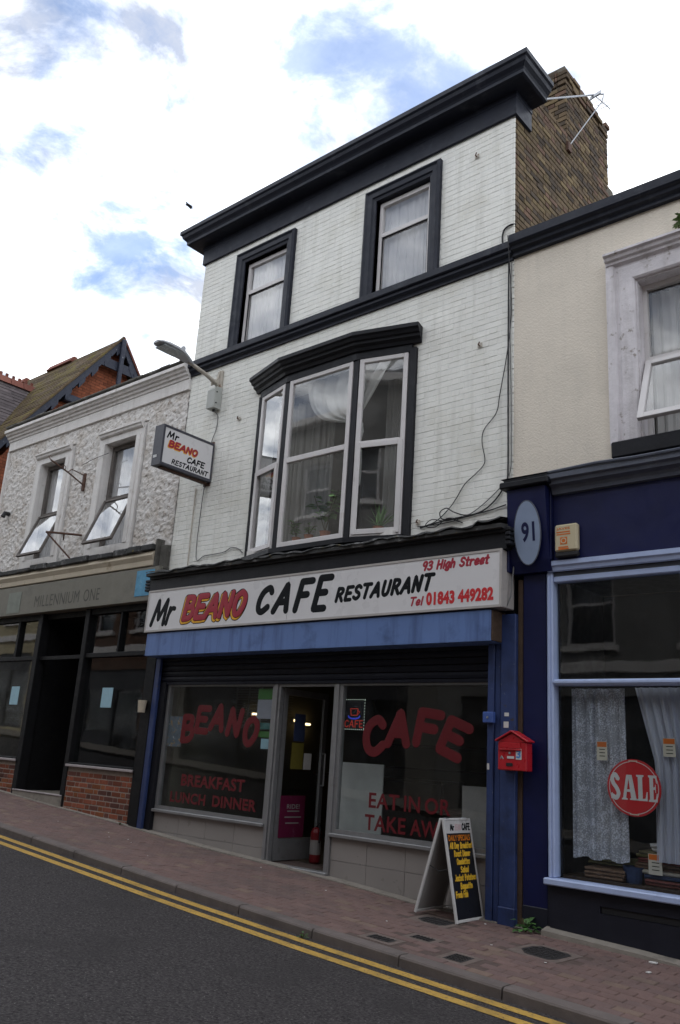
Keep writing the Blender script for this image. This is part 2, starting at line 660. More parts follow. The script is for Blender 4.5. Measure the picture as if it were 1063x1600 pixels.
MT = dict(
    painted_brick=mat('white painted brick', (.79, .785, .735), .62, .3, .06, 2.2, .0030, 38, 6, rand=.03,
                      dirt=[((.66, .645, .57), 1.7, .50, .80), ((.40, .39, .35), 24, .66, .80)], streak=((.52, .51, .45), .55)),
    painted_joint=mat('white painted joint', (.70, .705, .68), .7, .2, .08, 5, .002, 60, dirt=[((.30, .30, .27), 5, .56, .72)]),
    navy=mat('navy black trim paint', (.012, .0145, .025), .5, .25, .2, 4, .0012, 30, dirt=[((.075, .08, .095), 3.5, .58, .9)]),
    black=mat('black paint', (.009, .0095, .013), .5, .25, .25, 5, .002, 35, dirt=[((.03, .03, .032), 6, .62, .95)]),
    lead=mat('weathered lead and moss', (.05, .05, .05), .8, .2, .4, 5, .006, 30, dirt=[((.20, .20, .20), 7, .56, .7), ((.16, .12, .03), 11, .62, .72)]),
    upvc=mat('white window frame', (.60, .575, .57), .4, .4, .06, 4, dirt=[((.42, .38, .33), 5, .6, .85)]),
    alu=mat('dull aluminium frame', (.27, .27, .275), .42, .5, .1, 7, metal=.55, dirt=[((.18, .17, .16), 8, .58, .85)]),
    glass=glass_mat('window glass'),
    shopglass=glass_mat('shop window glass', (.92, .94, .94), 1.5, .006, 1.1),
    net=net_mat('white net curtain', (.78, .78, .77), .80),
    net_thick=net_mat('thick white net', (.74, .74, .75), .93),
    voile=net_mat('thin voile', (.84, .85, .82), .72),
    net_grey=net_mat('grey net', (.42, .42, .40), .7),
    lace=net_mat('white lace', (.78, .80, .90), .96, True),
    cloth_white=mat('white cotton', (.62, .61, .62), .9, .1, .08, 9),
    stock=mat('stock brick', (.125, .09, .056), .9, .15, .22, 14, .004, 60, rand=.28, alt=[((.075, .058, .044), .2), ((.135, .085, .062), .14), ((.155, .115, .065), .18)],
              dirt=[((.06, .05, .045), 2.2, .52, .75)]),
    mortar=mat('old mortar', (.13, .115, .095), .95, .1, .2, 12, .004, 50),
    red_brick=mat('red brick', (.20, .062, .034), .85, .2, .18, 20, .003, 60, rand=.35, alt=[((.10, .04, .03), .25), ((.25, .085, .035), .2)]),
    pale_mortar=mat('pale mortar', (.30, .26, .225), .95, .1, .2, 15, .003, 60),
    render_cream=mat('cream textured render', (.72, .655, .56), .85, .15, .05, 2.0, .007, 48, 3, dirt=[((.62, .57, .49), 1.3, .5, .85)], streak=((.52, .48, .42), .3)),
    render_crust=mat('crusted white render', (.68, .655, .63), .9, .1, .12, 6, .012, 26, 6, dirt=[((.30, .25, .21), 13, .53, .66), ((.46, .40, .34), 2.6, .46, .72)]),
    plaster_white=mat('old white paint', (.70, .675, .65), .75, .25, .08, 4, .003, 30, dirt=[((.36, .33, .29), 6, .60, .78)], streak=((.36, .33, .30), .4)),
    peeling=mat('peeling white paint', (.66, .63, .65), .75, .25, .12, 7, .006, 24, dirt=[((.30, .265, .24), 11, .60, .68)], streak=((.33, .30, .28), .5)),
    cream_board=mat('stained cream board', (.46, .40, .31), .8, .2, .12, 4, .003, 25, dirt=[((.20, .15, .09), 4, .58, .75)]),
    olive=mat('faded olive fascia', (.185, .175, .145), .7, .25, .12, 3, .002, 20, dirt=[((.12, .115, .10), 3, .5, .8)]),
    ghost=mat('ghost lettering', (.095, .09, .08), .75, .2, .3, 9),
    teal=mat('faded teal patch', (.20, .215, .185), .7, .25, .15, 6),
    cyan=mat('faded blue poster', (.09, .27, .42), .6, .25, .25, 9, dirt=[((.35, .42, .45), 14, .6, .75)]),
    notice=mat('pale blue notice', (.30, .47, .55), .6, .2, .06, 20),
    paper=mat('white paper', (.60, .59, .57), .7, .2, .06, 15),
    dark_frame=mat('dark shopfront paint', (.008, .008, .009), .6, .15, .2, 6, dirt=[((.022, .021, .02), 6, .6, .85)]),
    old_wood=mat('weathered grey window timber', (.14, .125, .115), .8, .2, .25, 9, .003, 30),
    sill_grey=mat('painted sill', (.34, .30, .30), .6, .3, .15, 8),
    sign_white=mat('white sign acrylic', (.66, .645, .65), .32, .5, .04, 2.0, dirt=[((.58, .565, .56), 2.2, .55, .85)]),
    sign_edge=mat('sign edge metal', (.42, .39, .37), .45, .4, .12, 6, dirt=[((.25, .22, .2), 6, .6, .8)]),
    ink=mat('black vinyl lettering', (.007, .008, .010), .6, .12, .1, 9),
    crimson=mat('crimson lettering', (.33, .016, .035), .45, .4, .06, 9),
    red_ink=mat('red lettering', (.55, .022, .028), .45, .4, .06, 9),
    amber=mat('amber lettering', (.72, .36, .02), .45, .4, .05, 9),
    glass_red=mat('red window lettering', (.115, .007, .011), .5, .3, .12, 12),
    box_blue=mat('blue shutter box paint', (.11, .185, .40), .45, .4, .08, 3, dirt=[((.035, .06, .15), 2.4, .56, .8)], streak=((.03, .05, .14), .8)),
    post_blue=mat('worn blue paint', (.027, .046, .135), .5, .35, .2, 5, .002, 30, dirt=[((.016, .026, .07), 4, .52, .72), ((.20, .22, .26), 22, .66, .72), ((.045, .035, .03), 11, .64, .72)], streak=((.014, .022, .06), .7)),
    shutter=mat('dark roller shutter', (.009, .010, .018), .55, .2, .2, 5),
    rust_brown=mat('brown shutter end', (.07, .045, .03), .7, .3, .3, 9),
    tile_grey=mat('grey stall riser tile', (.265, .243, .228), .35, .45, .05, 3, rand=.04, dirt=[((.25, .23, .215), 3, .55, .85)]),
    grout=mat('grout', (.20, .185, .175), .9, .1),
    navy_shop=mat('deep blue shop paint', (.008, .011, .058), .4, .3, .2, 3, .001, 20),
    pale_blue=mat('pale blue paint', (.40, .48, .70), .4, .45, .07, 5, dirt=[((.27, .33, .50), 6, .58, .85), ((.10, .11, .14), 21, .68, .76)]),
    grey_blue=mat('grey blue gutter paint', (.085, .095, .125), .5, .4, .2, 5, .002, 25, dirt=[((.17, .18, .20), 6, .6, .8)]),
    riser_black=mat('dark blue black riser', (.012, .013, .022), .5, .35, .2, 4, .002, 20),
    disc_blue=mat('pale blue number plaque', (.24, .30, .42), .45, .4, .06, 7),
    cream_box=mat('cream plastic box', (.52, .45, .30), .45, .4, .06, 8),
    orange=mat('orange print', (.60, .14, .02), .5, .3),
    post_red=mat('red letterbox paint', (.44, .014, .022), .32, .5, .06, 10, coat=.2),
    shaded_red=mat('shade darkened red cylinder paint', (.17, .010, .014), .4, .4, .1, 10),  # darker copy of the letterbox red, indoor shade put into the colour
    steel=mat('galvanised steel', (.36, .37, .39), .45, .5, .12, 10, metal=.7),
    lamp_grey=mat('grey lamp housing', (.40, .41, .43), .45, .4, .08, 9),
    lamp_lens=mat('lamp lens', (.30, .33, .33), .25, .5, .1, 9),
    bracket=mat('cream bracket paint', (.46, .42, .36), .6, .3, .15, 12, dirt=[((.20, .09, .04), 16, .58, .7)]),
    box_grey=mat('grey junction box', (.40, .41, .385), .5, .35, .08, 9),
    iron=mat('rusty iron', (.10, .055, .04), .8, .3, .35, 20),
    cable=mat('black cable', (.02, .02, .022), .6, .3),
    grey_cable=mat('grey cable', (.16, .16, .16), .6, .3),
    charcoal=mat('charcoal sign case', (.055, .055, .07), .45, .4, .1, 8),
    board_black=mat('black board', (.012, .013, .018), .35, .45, .1, 8),
    board_white=mat('white board edge', (.55, .54, .53), .5, .35, .1, 10, dirt=[((.30, .28, .27), 9, .58, .8)]),
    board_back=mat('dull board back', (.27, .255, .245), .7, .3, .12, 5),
    menu_yellow=mat('yellow menu lettering', (.70, .42, .03), .6, .3),
    menu_orange=mat('orange menu lettering', (.66, .20, .015), .6, .3),
    faded_pink=mat('faded pink lettering', (.52, .40, .40), .6, .3),
    asphalt=mat('asphalt', (.047, .042, .0425), .92, .2, .95, 48, .014, 55, 5, dirt=[((.19, .18, .17), 57, .61, .68), ((.008, .008, .008), 40, .58, .68), ((.034, .031, .031), .9, .50, .75)]),
    line=mat('worn yellow line', (.46, .285, .065), .8, .25, .16, 9, .002, 120, dirt=[((.10, .085, .06), 42, .54, .66), ((.22, .15, .05), 3.0, .5, .75)]),
    paver=mat('red brown paving block', (.158, .103, .092), .85, .25, .12, 9, .0025, 90, rand=.07, alt=[((.178, .125, .10), .10), ((.145, .098, .090), .22)],
              dirt=[((.10, .078, .072), 1.4, .52, .75), ((.26, .235, .22), 38, .70, .76)]),
    paver_joint=mat('dark joint sand', (.105, .078, .07), .95, .1, .2, 20),
    kerb=mat('grey kerb stone', (.135, .113, .105), .85, .25, .14, 7, .003, 70, rand=.08, dirt=[((.085, .075, .07), 2.5, .52, .8)]),
    concrete=mat('pale concrete', (.24, .215, .185), .9, .2, .15, 8, .004, 50, dirt=[((.12, .11, .095), 6, .55, .75)]),
    cover_bed=mat('dirty mortar bed', (.15, .118, .104), .9, .2, .2, 12, .004, 50),
    cast_iron=mat('cast iron cover', (.035, .032, .032), .6, .4, .25, 25, metal=.2),
    ground=mat('bare ground', (.10, .09, .08), .95, .1, .2, 1),
    dark_room=mat('dim interior plaster', (.16, .145, .12), .9, .1, .1, 2),
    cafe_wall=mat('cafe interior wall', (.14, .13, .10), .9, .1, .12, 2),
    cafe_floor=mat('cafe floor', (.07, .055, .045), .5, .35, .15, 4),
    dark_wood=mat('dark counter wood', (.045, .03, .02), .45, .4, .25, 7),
    blind=mat('pale slat blind', (.20, .19, .16), .7, .2),
    lamp_glow=glow_mat('warm ceiling lamp', (1.0, .72, .36), 2.2),
    led_blue=glow_mat('blue sign light', (.04, .06, .6), .16),
    led_red=glow_mat('red sign light', (.5, .04, .025), .08),
    led_green=glow_mat('white sign light', (.5, .6, .5), .35),
    poster_mix=mat('printed poster', (.09, .12, .16), .5, .3, .3, 12, dirt=[((.35, .20, .05), 13, .55, .65), ((.35, .37, .4), 17, .60, .68)]),
    poster_green=mat('green notice', (.06, .18, .04), .6, .2, .08, 20),
    poster_teal=mat('teal notice', (.05, .15, .14), .6, .2, .08, 20),
    reflection_pale=mat('pale reflection panel', (.38, .39, .38), .7, .2, .1, 6),  # tone of a pale reflection in the glass, given to an added panel
    poster_lilac=mat('pale lilac paper', (.30, .30, .35), .6, .2, .06, 20),
    poster_pink=mat('magenta poster', (.12, .010, .042), .5, .3, .12, 8, dirt=[((.17, .05, .09), 11, .60, .72)]),
    poster_yellow=mat('yellow notice', (.17, .145, .03), .6, .2, .08, 20),
    poster_blue=mat('blue notice', (.04, .055, .12), .6, .2, .08, 20),
    leaf=mat('green leaf', (.045, .11, .025), .55, .35, .3, 30, rand=.3),
    leaf_dull=mat('dull green leaf', (.10, .20, .06), .6, .3, .3, 30, rand=.3),
    leaf_fresh=mat('fresh green leaf', (.14, .21, .08), .55, .3, .2, 30, rand=.2),
    stem=mat('plant stem', (.07, .065, .03), .8, .2),
    terracotta=mat('terracotta', (.30, .12, .065), .8, .2),
    roof_moss=mat('mossy brown roof tile', (.095, .068, .042), .9, .15, .3, 5, .004, 40, rand=.25, dirt=[((.14, .115, .03), 2.4, .50, .68)]),
    roof_slate=mat('purple grey roof tile', (.085, .070, .072), .85, .2, .25, 6, .004, 40, rand=.3, dirt=[((.15, .14, .13), 7, .6, .7)]),
    ridge_red=mat('red ridge tile', (.16, .058, .042), .8, .2, .15, 9, rand=.15),
    barge=mat('dark blue barge board', (.018, .022, .038), .6, .35, .2, 8, dirt=[((.30, .31, .33), 12, .66, .72)]),
    far_cream=mat('cream facade', (.46, .40, .26), .85, .15, .06, 1.5, .004, 30),
    far_pale=mat('pale stucco facade', (.20, .19, .17), .85, .15, .06, 1.5, .004, 30),
    far_brick=mat('brown brick facade', (.14, .085, .06), .9, .15, .15, 6, .004, 40),
    far_grey=mat('grey stucco facade', (.20, .195, .185), .85, .15, .08, 1.5, .004, 30),
    far_slate=mat('far slate roof', (.09, .09, .10), .8, .2, .2, 4),
    far_dark=mat('dark shop front', (.03, .03, .035), .5, .4, .2, 4),
    price_card=mat('price card', (.60, .55, .46), .7, .2),
    rug_red=mat('dark red folded textile', (.16, .055, .05), .95, .1, .25, 25),
    rug_navy=mat('navy folded textile', (.035, .05, .10), .95, .1, .25, 25),
    rug_cream=mat('cream folded textile', (.42, .37, .31), .95, .1, .2, 25),
    rug_green=mat('olive folded textile', (.11, .10, .05), .95, .1, .3, 25),
    rug_brown=mat('brown folded textile', (.13, .08, .055), .95, .1, .3, 25),
    sticker_blue=mat('blue number sticker', (.10, .25, .55), .5, .3),
    lock_blue=mat('blue lock box', (.05, .10, .32), .5, .4),
    bird_dark=mat('dark plumage', (.05, .05, .055), .9, .1),
    tie_white=mat('white plastic', (.6, .6, .6), .5, .3),
    far_red=mat('distant red brick', (.22, .072, .038), .85, .15, .28, 9, .006, 30, dirt=[((.12, .045, .03), 5, .5, .75)]),
    soot=mat('brown cornice lead', (.10, .095, .085), .85, .2, .3, 8, .004, 30, dirt=[((.30, .29, .27), 6, .55, .7)]),
)
brick_courses(MT['far_red'])
brick_courses(MT['far_brick'])
# ------------------------------------------------------------------ lettering
GLYPHS = {
 'A': (.66, "0,0 .36,1 .62,0|.13,.34 .53,.34"), 'B': (.58, ".06,0 .06,1|~.06,1 .42,.95 .46,.72 .3,.54 .06,.53|~.06,.53 .45,.5 .54,.25 .4,.03 .06,0"),
 'C': (.58, "~.55,.82 .4,1 .15,.85 .05,.5 .12,.12 .33,0 .56,.18"), 'D': (.6, ".06,0 .06,1|~.06,1 .4,.92 .56,.5 .4,.08 .06,0"),
 'E': (.52, ".52,1 .06,1 .06,0 .52,0|.06,.52 .42,.52"), 'F': (.52, ".54,1 .06,1 .06,0|.06,.52 .44,.52"), 'H': (.6, ".06,0 .06,1|.54,0 .54,1|.06,.5 .54,.5"),
 'I': (.12, ".06,0 .06,1"), 'J': (.46, "~.4,1 .4,.25 .25,0 .05,.12"), 'L': (.5, ".06,1 .06,0 .48,0"), 'M': (.76, ".02,0 .12,1 .36,.2 .62,1 .72,0"), 'N': (.6, ".04,0 .06,1 .5,0 .54,1"),
 'O': (.6, "~.3,1 .08,.8 .05,.4 .2,.03 .4,.05 .55,.4 .52,.8 .3,1"), 'P': (.52, ".06,0 .06,1|~.06,1 .42,.95 .48,.72 .3,.5 .06,.48"), 'R': (.58, ".06,0 .06,1|~.06,1 .42,.95 .48,.72 .3,.5 .06,.48|.25,.48 .56,0"),
 'S': (.54, "~.5,.86 .3,1 .1,.85 .15,.6 .42,.42 .48,.18 .28,0 .04,.14"), 'T': (.58, "0,1 .6,1|.31,1 .27,0"), 'U': (.58, "~.06,1 .06,.3 .2,.02 .4,.05 .5,.3 .52,1"), 'Y': (.56, "0,1 .28,.5 .56,1|.28,.5 .26,0"),
 '9': (.52, "~.46,.72 .3,.5 .08,.6 .1,.9 .3,1 .46,.85 .45,.5 .36,0"), '3': (.52, "~.06,.88 .25,1 .45,.85 .4,.6 .2,.53 .45,.42 .48,.15 .25,0 .04,.1"),
 'a': (.46, "~.42,.6 .2,.65 .04,.35 .12,.02 .3,.1 .42,.45|.42,.62 .42,0"), 'b': (.46, ".05,0 .05,1|~.05,.5 .22,.65 .4,.5 .36,.1 .2,0 .05,.12"), 'c': (.4, "~.38,.52 .22,.65 .05,.4 .12,.04 .26,0 .4,.12"),
 'd': (.46, "~.42,.6 .2,.65 .04,.35 .12,.02 .3,.1 .42,.45|.42,1 .42,0"), 'e': (.44, "~.05,.32 .4,.36 .36,.6 .18,.64 .04,.35 .14,.02 .42,.1"), 'f': (.36, "~.36,.95 .2,.98 .12,.8 .12,0|0,.6 .32,.6"),
 'g': (.46, "~.42,.6 .2,.65 .04,.35 .12,.02 .3,.1 .42,.45|~.42,.62 .42,-.15 .25,-.3 .05,-.2"), 'h': (.44, ".05,0 .05,1|~.05,.4 .2,.62 .38,.55 .4,0"), 'i': (.14, ".08,0 .08,.62|.09,.85 .1,.88"),
 'k': (.44, ".05,0 .05,1|.4,.62 .07,.3 .42,0"), 'l': (.14, ".08,0 .08,1"), 'm': (.6, ".05,0 .05,.63|~.05,.4 .18,.62 .3,.5 .3,0|~.3,.45 .44,.62 .56,.5 .56,0"), 'n': (.44, ".05,0 .05,.63|~.05,.4 .2,.62 .38,.55 .4,0"),
 'o': (.46, "~.22,.64 .05,.4 .12,.05 .28,.03 .42,.3 .38,.58 .22,.64"), 'p': (.46, ".05,.63 .05,-.3|~.05,.5 .22,.65 .4,.5 .36,.1 .2,0 .05,.12"), 'r': (.38, ".06,0 .06,.63|~.06,.38 .18,.6 .36,.6"),
 's': (.4, "~.36,.56 .2,.65 .06,.52 .2,.36 .36,.2 .22,0 .03,.08"), 't': (.34, ".15,.95 .15,.05 .3,.02|0,.65 .32,.65"), 'u': (.44, "~.05,.62 .06,.15 .2,0 .38,.2 .4,.62|.4,.62 .42,0"), 'y': (.46, ".04,.63 .2,.05|.42,.63 .1,-.3"),
}


def smooth_pts(p, n=5):
    out = []
    for i in range(len(p) - 1):
        a, b, c, d = p[max(i - 1, 0)], p[i], p[i + 1], p[min(i + 2, len(p) - 1)]
        for k in range(n):
            t = k / n
            out.append(tuple(.5 * (2 * b[j] + (c[j] - a[j]) * t + (2 * a[j] - 5 * b[j] + 4 * c[j] - d[j]) * t * t + (3 * b[j] - a[j] - 3 * c[j] + d[j]) * t ** 3) for j in (0, 1)))
    return out + [p[-1]]


def stroke(mb, pts, w, place, d0, h):
    """one brush stroke with round ends: a low rounded ridge of paint or vinyl"""
    pts = [Vector(p) for p in pts]
    cl = [pts[0]]
    for p in pts[1:]:
        if (p - cl[-1]).length > 1e-5:
            cl.append(p)
    pts = cl
    if len(pts) < 2:
        return
    t0 = (pts[1] - pts[0]).normalized()
    t1 = (pts[-1] - pts[-2]).normalized()
    rings = []
    for a in (0.99, .75, .4):
        rings.append((pts[0] - t0 * w * math.sin(a * math.pi / 2), w * math.cos(a * math.pi / 2), t0))
    for i, p in enumerate(pts):
        ta = (pts[i] - pts[i - 1]).normalized() if i else t0
        tb = (pts[i + 1] - pts[i]).normalized() if i < len(pts) - 1 else t1
        if ta.dot(tb) < .5:
            rings.append((p, w, ta))
            rings.append((p, w, (ta + tb).normalized() if (ta + tb).length > .1 else ta))
            rings.append((p, w, tb))
        else:
            rings.append((p, w, (ta + tb).normalized()))
    for a in (.4, .75, 0.99):
        rings.append((pts[-1] + t1 * w * math.sin(a * math.pi / 2), w * math.cos(a * math.pi / 2), t1))
    vs_, fs_ = [], []
    prof = ((-1, 0), (-.72, .75), (0, 1), (.72, .75), (1, 0))
    for p, r, t in rings:
        n = Vector((-t.y, t.x))
        for a, b in prof:
            q = p + n * (a * r)
            vs_.append(place(q.x, q.y, d0 + h * b))
    for i in range(len(rings) - 1):
        for k in range(4):
            fs_.append((i * 5 + k, (i + 1) * 5 + k, (i + 1) * 5 + k + 1, i * 5 + k + 1))
    mb.add(vs_, fs_)


def brush_text(mb, s, u0, v0, u1, h, place, w, d0=.001, th=.0015, slant=.22, rot=None, gap=.17, shift=(0, 0), rise=0.0, grow=0.0):
    """hand-lettered word from u0 to u1 on baseline v0, letters h tall (w half-width of the brush)"""
    total = sum((GLYPHS[c][0] if c != ' ' else .3) + gap for c in s) - gap
    sc = (u1 - u0 - slant * h * .8) / total
    x = 0.0
    for n, c in enumerate(s):
        if c == ' ':
            x += .3 + gap
            continue
        gw, st = GLYPHS[c]
        k = 1 + grow * (n / max(len(s) - 1, 1) - .5)
        cx, cy = u0 + (x + gw / 2) * sc, v0 + h / 2
        a = (rot[n] if rot else 0.0)
        for q in st.split('|'):
            cur = q[0] == '~'
            pts = [tuple(map(float, e.split(','))) for e in q.lstrip('~').split()]
            if cur:
                pts = smooth_pts(pts)
            o = []
            for px, py in pts:
                X = u0 + (x + px) * sc + slant * h * py + shift[0]
                Y = v0 + (py - .5) * h * k + h / 2 + shift[1] + rise * (x / total)
                if a:
                    dx, dy = X - cx, Y - cy
                    X, Y = cx + dx * math.cos(a) - dy * math.sin(a), cy + dx * math.sin(a) + dy * math.cos(a)
                o.append((X, Y))
            stroke(mb, o, w, place, d0, th)
        x += gw + gap
    return mb


def print_text(mb, s, u0, v0, u1, v1, place, bold=0.0, d=.002, shear=0.0, per_letter=None):
    """flat printed lettering fitted into a rectangle"""
    cu = bpy.data.curves.new('lettering', 'FONT')
    cu.body = s
    cu.offset = bold
    cu.shear = shear
    cu.resolution_u = 4
    cu.space_character = 1.06
    ob = bpy.data.objects.new('lettering', cu)
    COL.objects.link(ob)
    bpy.context.view_layer.update()
    me = ob.to_mesh()
    co = [v.co.copy() for v in me.vertices]
    fs_ = [tuple(p.vertices) for p in me.polygons]
    ob.to_mesh_clear()
    bpy.data.objects.remove(ob)
    bpy.data.curves.remove(cu)
    if not co:
        return mb
    x0, x1 = min(c.x for c in co), max(c.x for c in co)
    y0, y1 = min(c.y for c in co), max(c.y for c in co)
    mb.add([place(u0 + (c.x - x0) / (x1 - x0) * (u1 - u0), v0 + (c.y - y0) / (y1 - y0) * (v1 - v0), d) for c in co], fs_)
    return mb


def front(Y):
    return lambda u, v, d: (u, Y - d, v)


# ------------------------------------------------------------------ ground levels: the street falls to the right
ZX = [-60, -40, -16, -14.09, -12.1, -10.33, -9.86, -8.67, -7.73, -6.76, -6.1, -5.5, -4.66, -4.3, -3.4, -2.8, 0, 4, 30, 60]
ZW = [2.4, 2.2, .87, .738, .614, .521, .48, .408, .366, .325, .285, .242, .212, .205, .185, .165, .03, -.15, -1.2, -1.4]
KX = [-60, -40, -16, -10.6, -8.47, -6.83, -5.15, -3.32, 0, 4, 30, 60]
KZ = [2.4, 2.25, .9, .521, .387, .285, .193, .108, -.03, -.2, -1.25, -1.45]


def pz(x, y):
    t = min(max(-y / 1.85, 0), 1)
    return float(np.interp(x, ZX, ZW) * (1 - t) + np.interp(x, KX, KZ) * t)


def rz(x, y):
    """road level: a gentle camber rising from the gutter to the middle"""
    k = float(np.interp(x, KX, KZ)) - .078
    u = (-y - 1.85) / 6.7
    return k + .06 * 4 * u * (1 - u) * .6


XS = [-60, -50, -40, -32, -26, -22, -19] + [round(-17 + .5 * i, 2) for i in range(37)] + [4, 8, 14, 22, 30, 45, 60]


def sheet(ys, zf, dz=0.0, xs=XS):
    mb = MB()
    n = len(ys)
    for x in xs:
        for y in ys:
            mb.v.append((x, y, zf(x, y) + dz))
    for i in range(len(xs) - 1):
        for j in range(n - 1):
            mb.f.append((i * n + j, (i + 1) * n + j, (i + 1) * n + j + 1, i * n + j + 1))
    return mb


g = MB()
gx = [-400, -120] + XS + [120, 400]
for x in gx:
    for y in (-400, -60, -12, 0.4, 12, 60, 400):
        g.v.append((x, y, float(np.interp(x, KX, KZ)) - .45))
for i in range(len(gx) - 1):
    for j in range(6):
        g.f.append((i * 7 + j, (i + 1) * 7 + j, (i + 1) * 7 + j + 1, i * 7 + j + 1))
struct('ground', g, MT['ground'])
road = struct('road', sheet([-8.55, -7.4, -6.2, -5, -4, -3.2, -2.6, -2.2, -1.84], rz), MT['asphalt'])
for a, b in ((-2.06, -1.95), (-2.28, -2.17)):
    part('yellow_line', sheet([a, b], rz, .004), MT['line'], road)
far_pavement = struct('far_pavement', sheet([-10.6, -8.55], lambda x, y: float(np.interp(x, KX, KZ)) + .02), MT['concrete'])

# ------------------------------------------------------------------ pavement: paving blocks, kerb stones, the concrete strip by the shopfronts
COVERS = [(-4.72, -1.55, .30, .15), (-4.53, -1.22, .24, .13), (-4.005, -1.48, .24, .24), (-3.66, -.71, .44, .38), (-4.85, -.56, .40, .30)]
pavement = struct('pavement', sheet([-1.75, -1.2, -.6, -.1, .5], pz, -.007, XS), MT['paver_joint'])
mb = MB()
for i in range(-34, 16):
    x0, x1 = i * .5, i * .5 + .496
    if x1 > -2.0 + 4 or x0 < -17:
        continue
    z = [pz(x, y) for x in (x0, x1) for y in (-.115, .02)]
    mb.prism([(x0, -.115, z[0] - .05), (x1, -.115, z[2] - .05), (x1, -.115, z[2] + .008), (x0, -.115, z[0] + .008)], (0, .14, .006))
part('concrete_edging', mb, MT['concrete'], pavement)

PV = MB().box(-.097, .097, -.0475, .0475, -.03, 0, .005).mesh('paver', MT['paver'])
pv = []
row = 0
y = -.17
while y > -1.70:
    x = -17 + (.1 if row % 2 else 0)
    while x < 4:
        if not any(abs(x - cx) < (w / 2 + .09) and abs(y - cy) < (h / 2 + .05) for cx, cy, w, h in COVERS):
            pv.append((x, y))
        x += .2
    y -= .1
    row += 1
seen = [p for p in pv if -15.6 < p[0] < -2.35 and (p[0] + .0) < -2.2]
seen.sort(key=lambda p: (p[0]) ** 2 + (p[1] + 7.8) ** 2)
single_pavers = set(seen[:300])
mass = MB()
for x, y in pv:
    z = pz(x, y) + random.uniform(-.0025, .002)
    sx = (pz(x + .1, y) - pz(x - .1, y)) / .2 + random.uniform(-.012, .012)
    sy = (pz(x, y + .05) - pz(x, y - .05)) / .1 + random.uniform(-.012, .012)
    if (x, y) in single_pavers:
        inst('paver', PV, pavement, (x, y, z), (math.atan(sy), -math.atan(sx), random.uniform(-.008, .008)))
    else:
        mass.obox((x, y, z - .015), (.097, 0, .097 * sx), (0, .0475, .0475 * sy), (0, 0, .015), .005)
part('paver_mass', mass, MT['paver'], pavement, kind='stuff')
for i in range(-20, 6):
    x0, x1 = i * .915 + .27, i * .915 + .27 + .901
    mb = MB()
    vs_, fs_ = [], []
    j = random.uniform(-.003, .003)
    for x in (x0, x1):
        k = pz(x, -1.85) + .004 + j
        for yy, zz in ((-1.725, k), (-1.832, k), (-1.85, k - .006), (-1.86, k - .02), (-1.868, k - .2), (-1.725, k - .2)):
            vs_.append((x, yy, zz))
    fs_ = [(n, (n + 1) % 6, 6 + (n + 1) % 6, 6 + n) for n in range(6)] + [(5, 4, 3, 2, 1, 0), (6, 7, 8, 9, 10, 11)]
    mb.add(vs_, fs_)
    part('kerb_stone', mb, MT['kerb'], pavement)


# ------------------------------------------------------------------ brickwork
def courses(u0, u1, v0, v1, holes, ch=.075, bl=.2155, hl=.103, joint=.010, flemish=True):
    """bricks (u centre, v centre, width, height) filling a wall face around its holes"""
    out = []
    n = int((v1 - v0) / ch + .001)
    for r in range(n):
        a, b = v0 + r * ch, v0 + (r + 1) * ch - joint
        free = [(u0, u1)]
        for h0, h1, g0, g1 in holes:
            if b < g0 + .03 or a > g1 - .03:
                continue
            nf = []
            for p, q in free:
                if h1 <= p or h0 >= q:
                    nf.append((p, q))
                    continue
                if h0 > p:
                    nf.append((p, h0))
                if h1 < q:
                    nf.append((h1, q))
            free = nf
        off = 0 if r % 2 == 0 else -(bl + joint) * (.75 if flemish else .5)
        for p, q in free:
            x = u0 + off - (bl + joint) * 2
            k = 0
            while x < q:
                w = (bl if k % 2 == 0 else hl) if flemish else bl
                s, e = max(x, p), min(x + w, q)
                if e - s > .035:
                    out.append(((s + e) / 2, (a + b) / 2, e - s, b - a))
                x += w + joint
                k += 1
    return out


def lay_bricks(name, parent, bricks, to_world, rot, m, n_single, depth=.02, proud=.004, chamfer=.006, tilt=.006, order=None, mass_name=None):
    """the n_single largest-looking bricks as parts of their own, the rest joined"""
    cache = {}
    camp = Vector((0, -7.8, 1.6))
    vis = [(order(b) if order else (Vector(to_world(b[0], b[1], 0)) - camp).length, i) for i, b in enumerate(bricks)]
    vis.sort()
    chosen = {i for d, i in vis[:n_single] if d < 1e8}
    mass = MB()
    for i, (u, v, w, h) in enumerate(bricks):
        dp = random.uniform(-proud, proud)
        ru, rv = random.uniform(-tilt, tilt), random.uniform(-tilt, tilt)
        if i in chosen:
            key = (round(w / .004), round(h / .0025))
            if key not in cache:
                ww, hh = key[0] * .004, key[1] * .0025
                cache[key] = MB().box(-ww / 2, ww / 2, 0, depth, -hh / 2, hh / 2, chamfer).mesh(name, m)
            inst(name, cache[key], parent, to_world(u, v, dp), (rv * .6, ru * .4, rot + ru))
        else:
            c = Vector(to_world(u, v, dp - depth / 2))
            ex = (Vector(to_world(u + 1, v, 0)) - Vector(to_world(u, v, 0)))
            ez = (Vector(to_world(u, v + 1, 0)) - Vector(to_world(u, v, 0)))
            en = (Vector(to_world(u, v, 1)) - Vector(to_world(u, v, 0)))
            ex = (ex + en * ru).normalized()
            ez = (ez + en * rv).normalized()
            mass.obox(c, ex * (w / 2), ez * (h / 2), en * (depth / 2), chamfer)
    if mass.v:
        part(mass_name or name + '_mass', mass, m, parent, kind='stuff')
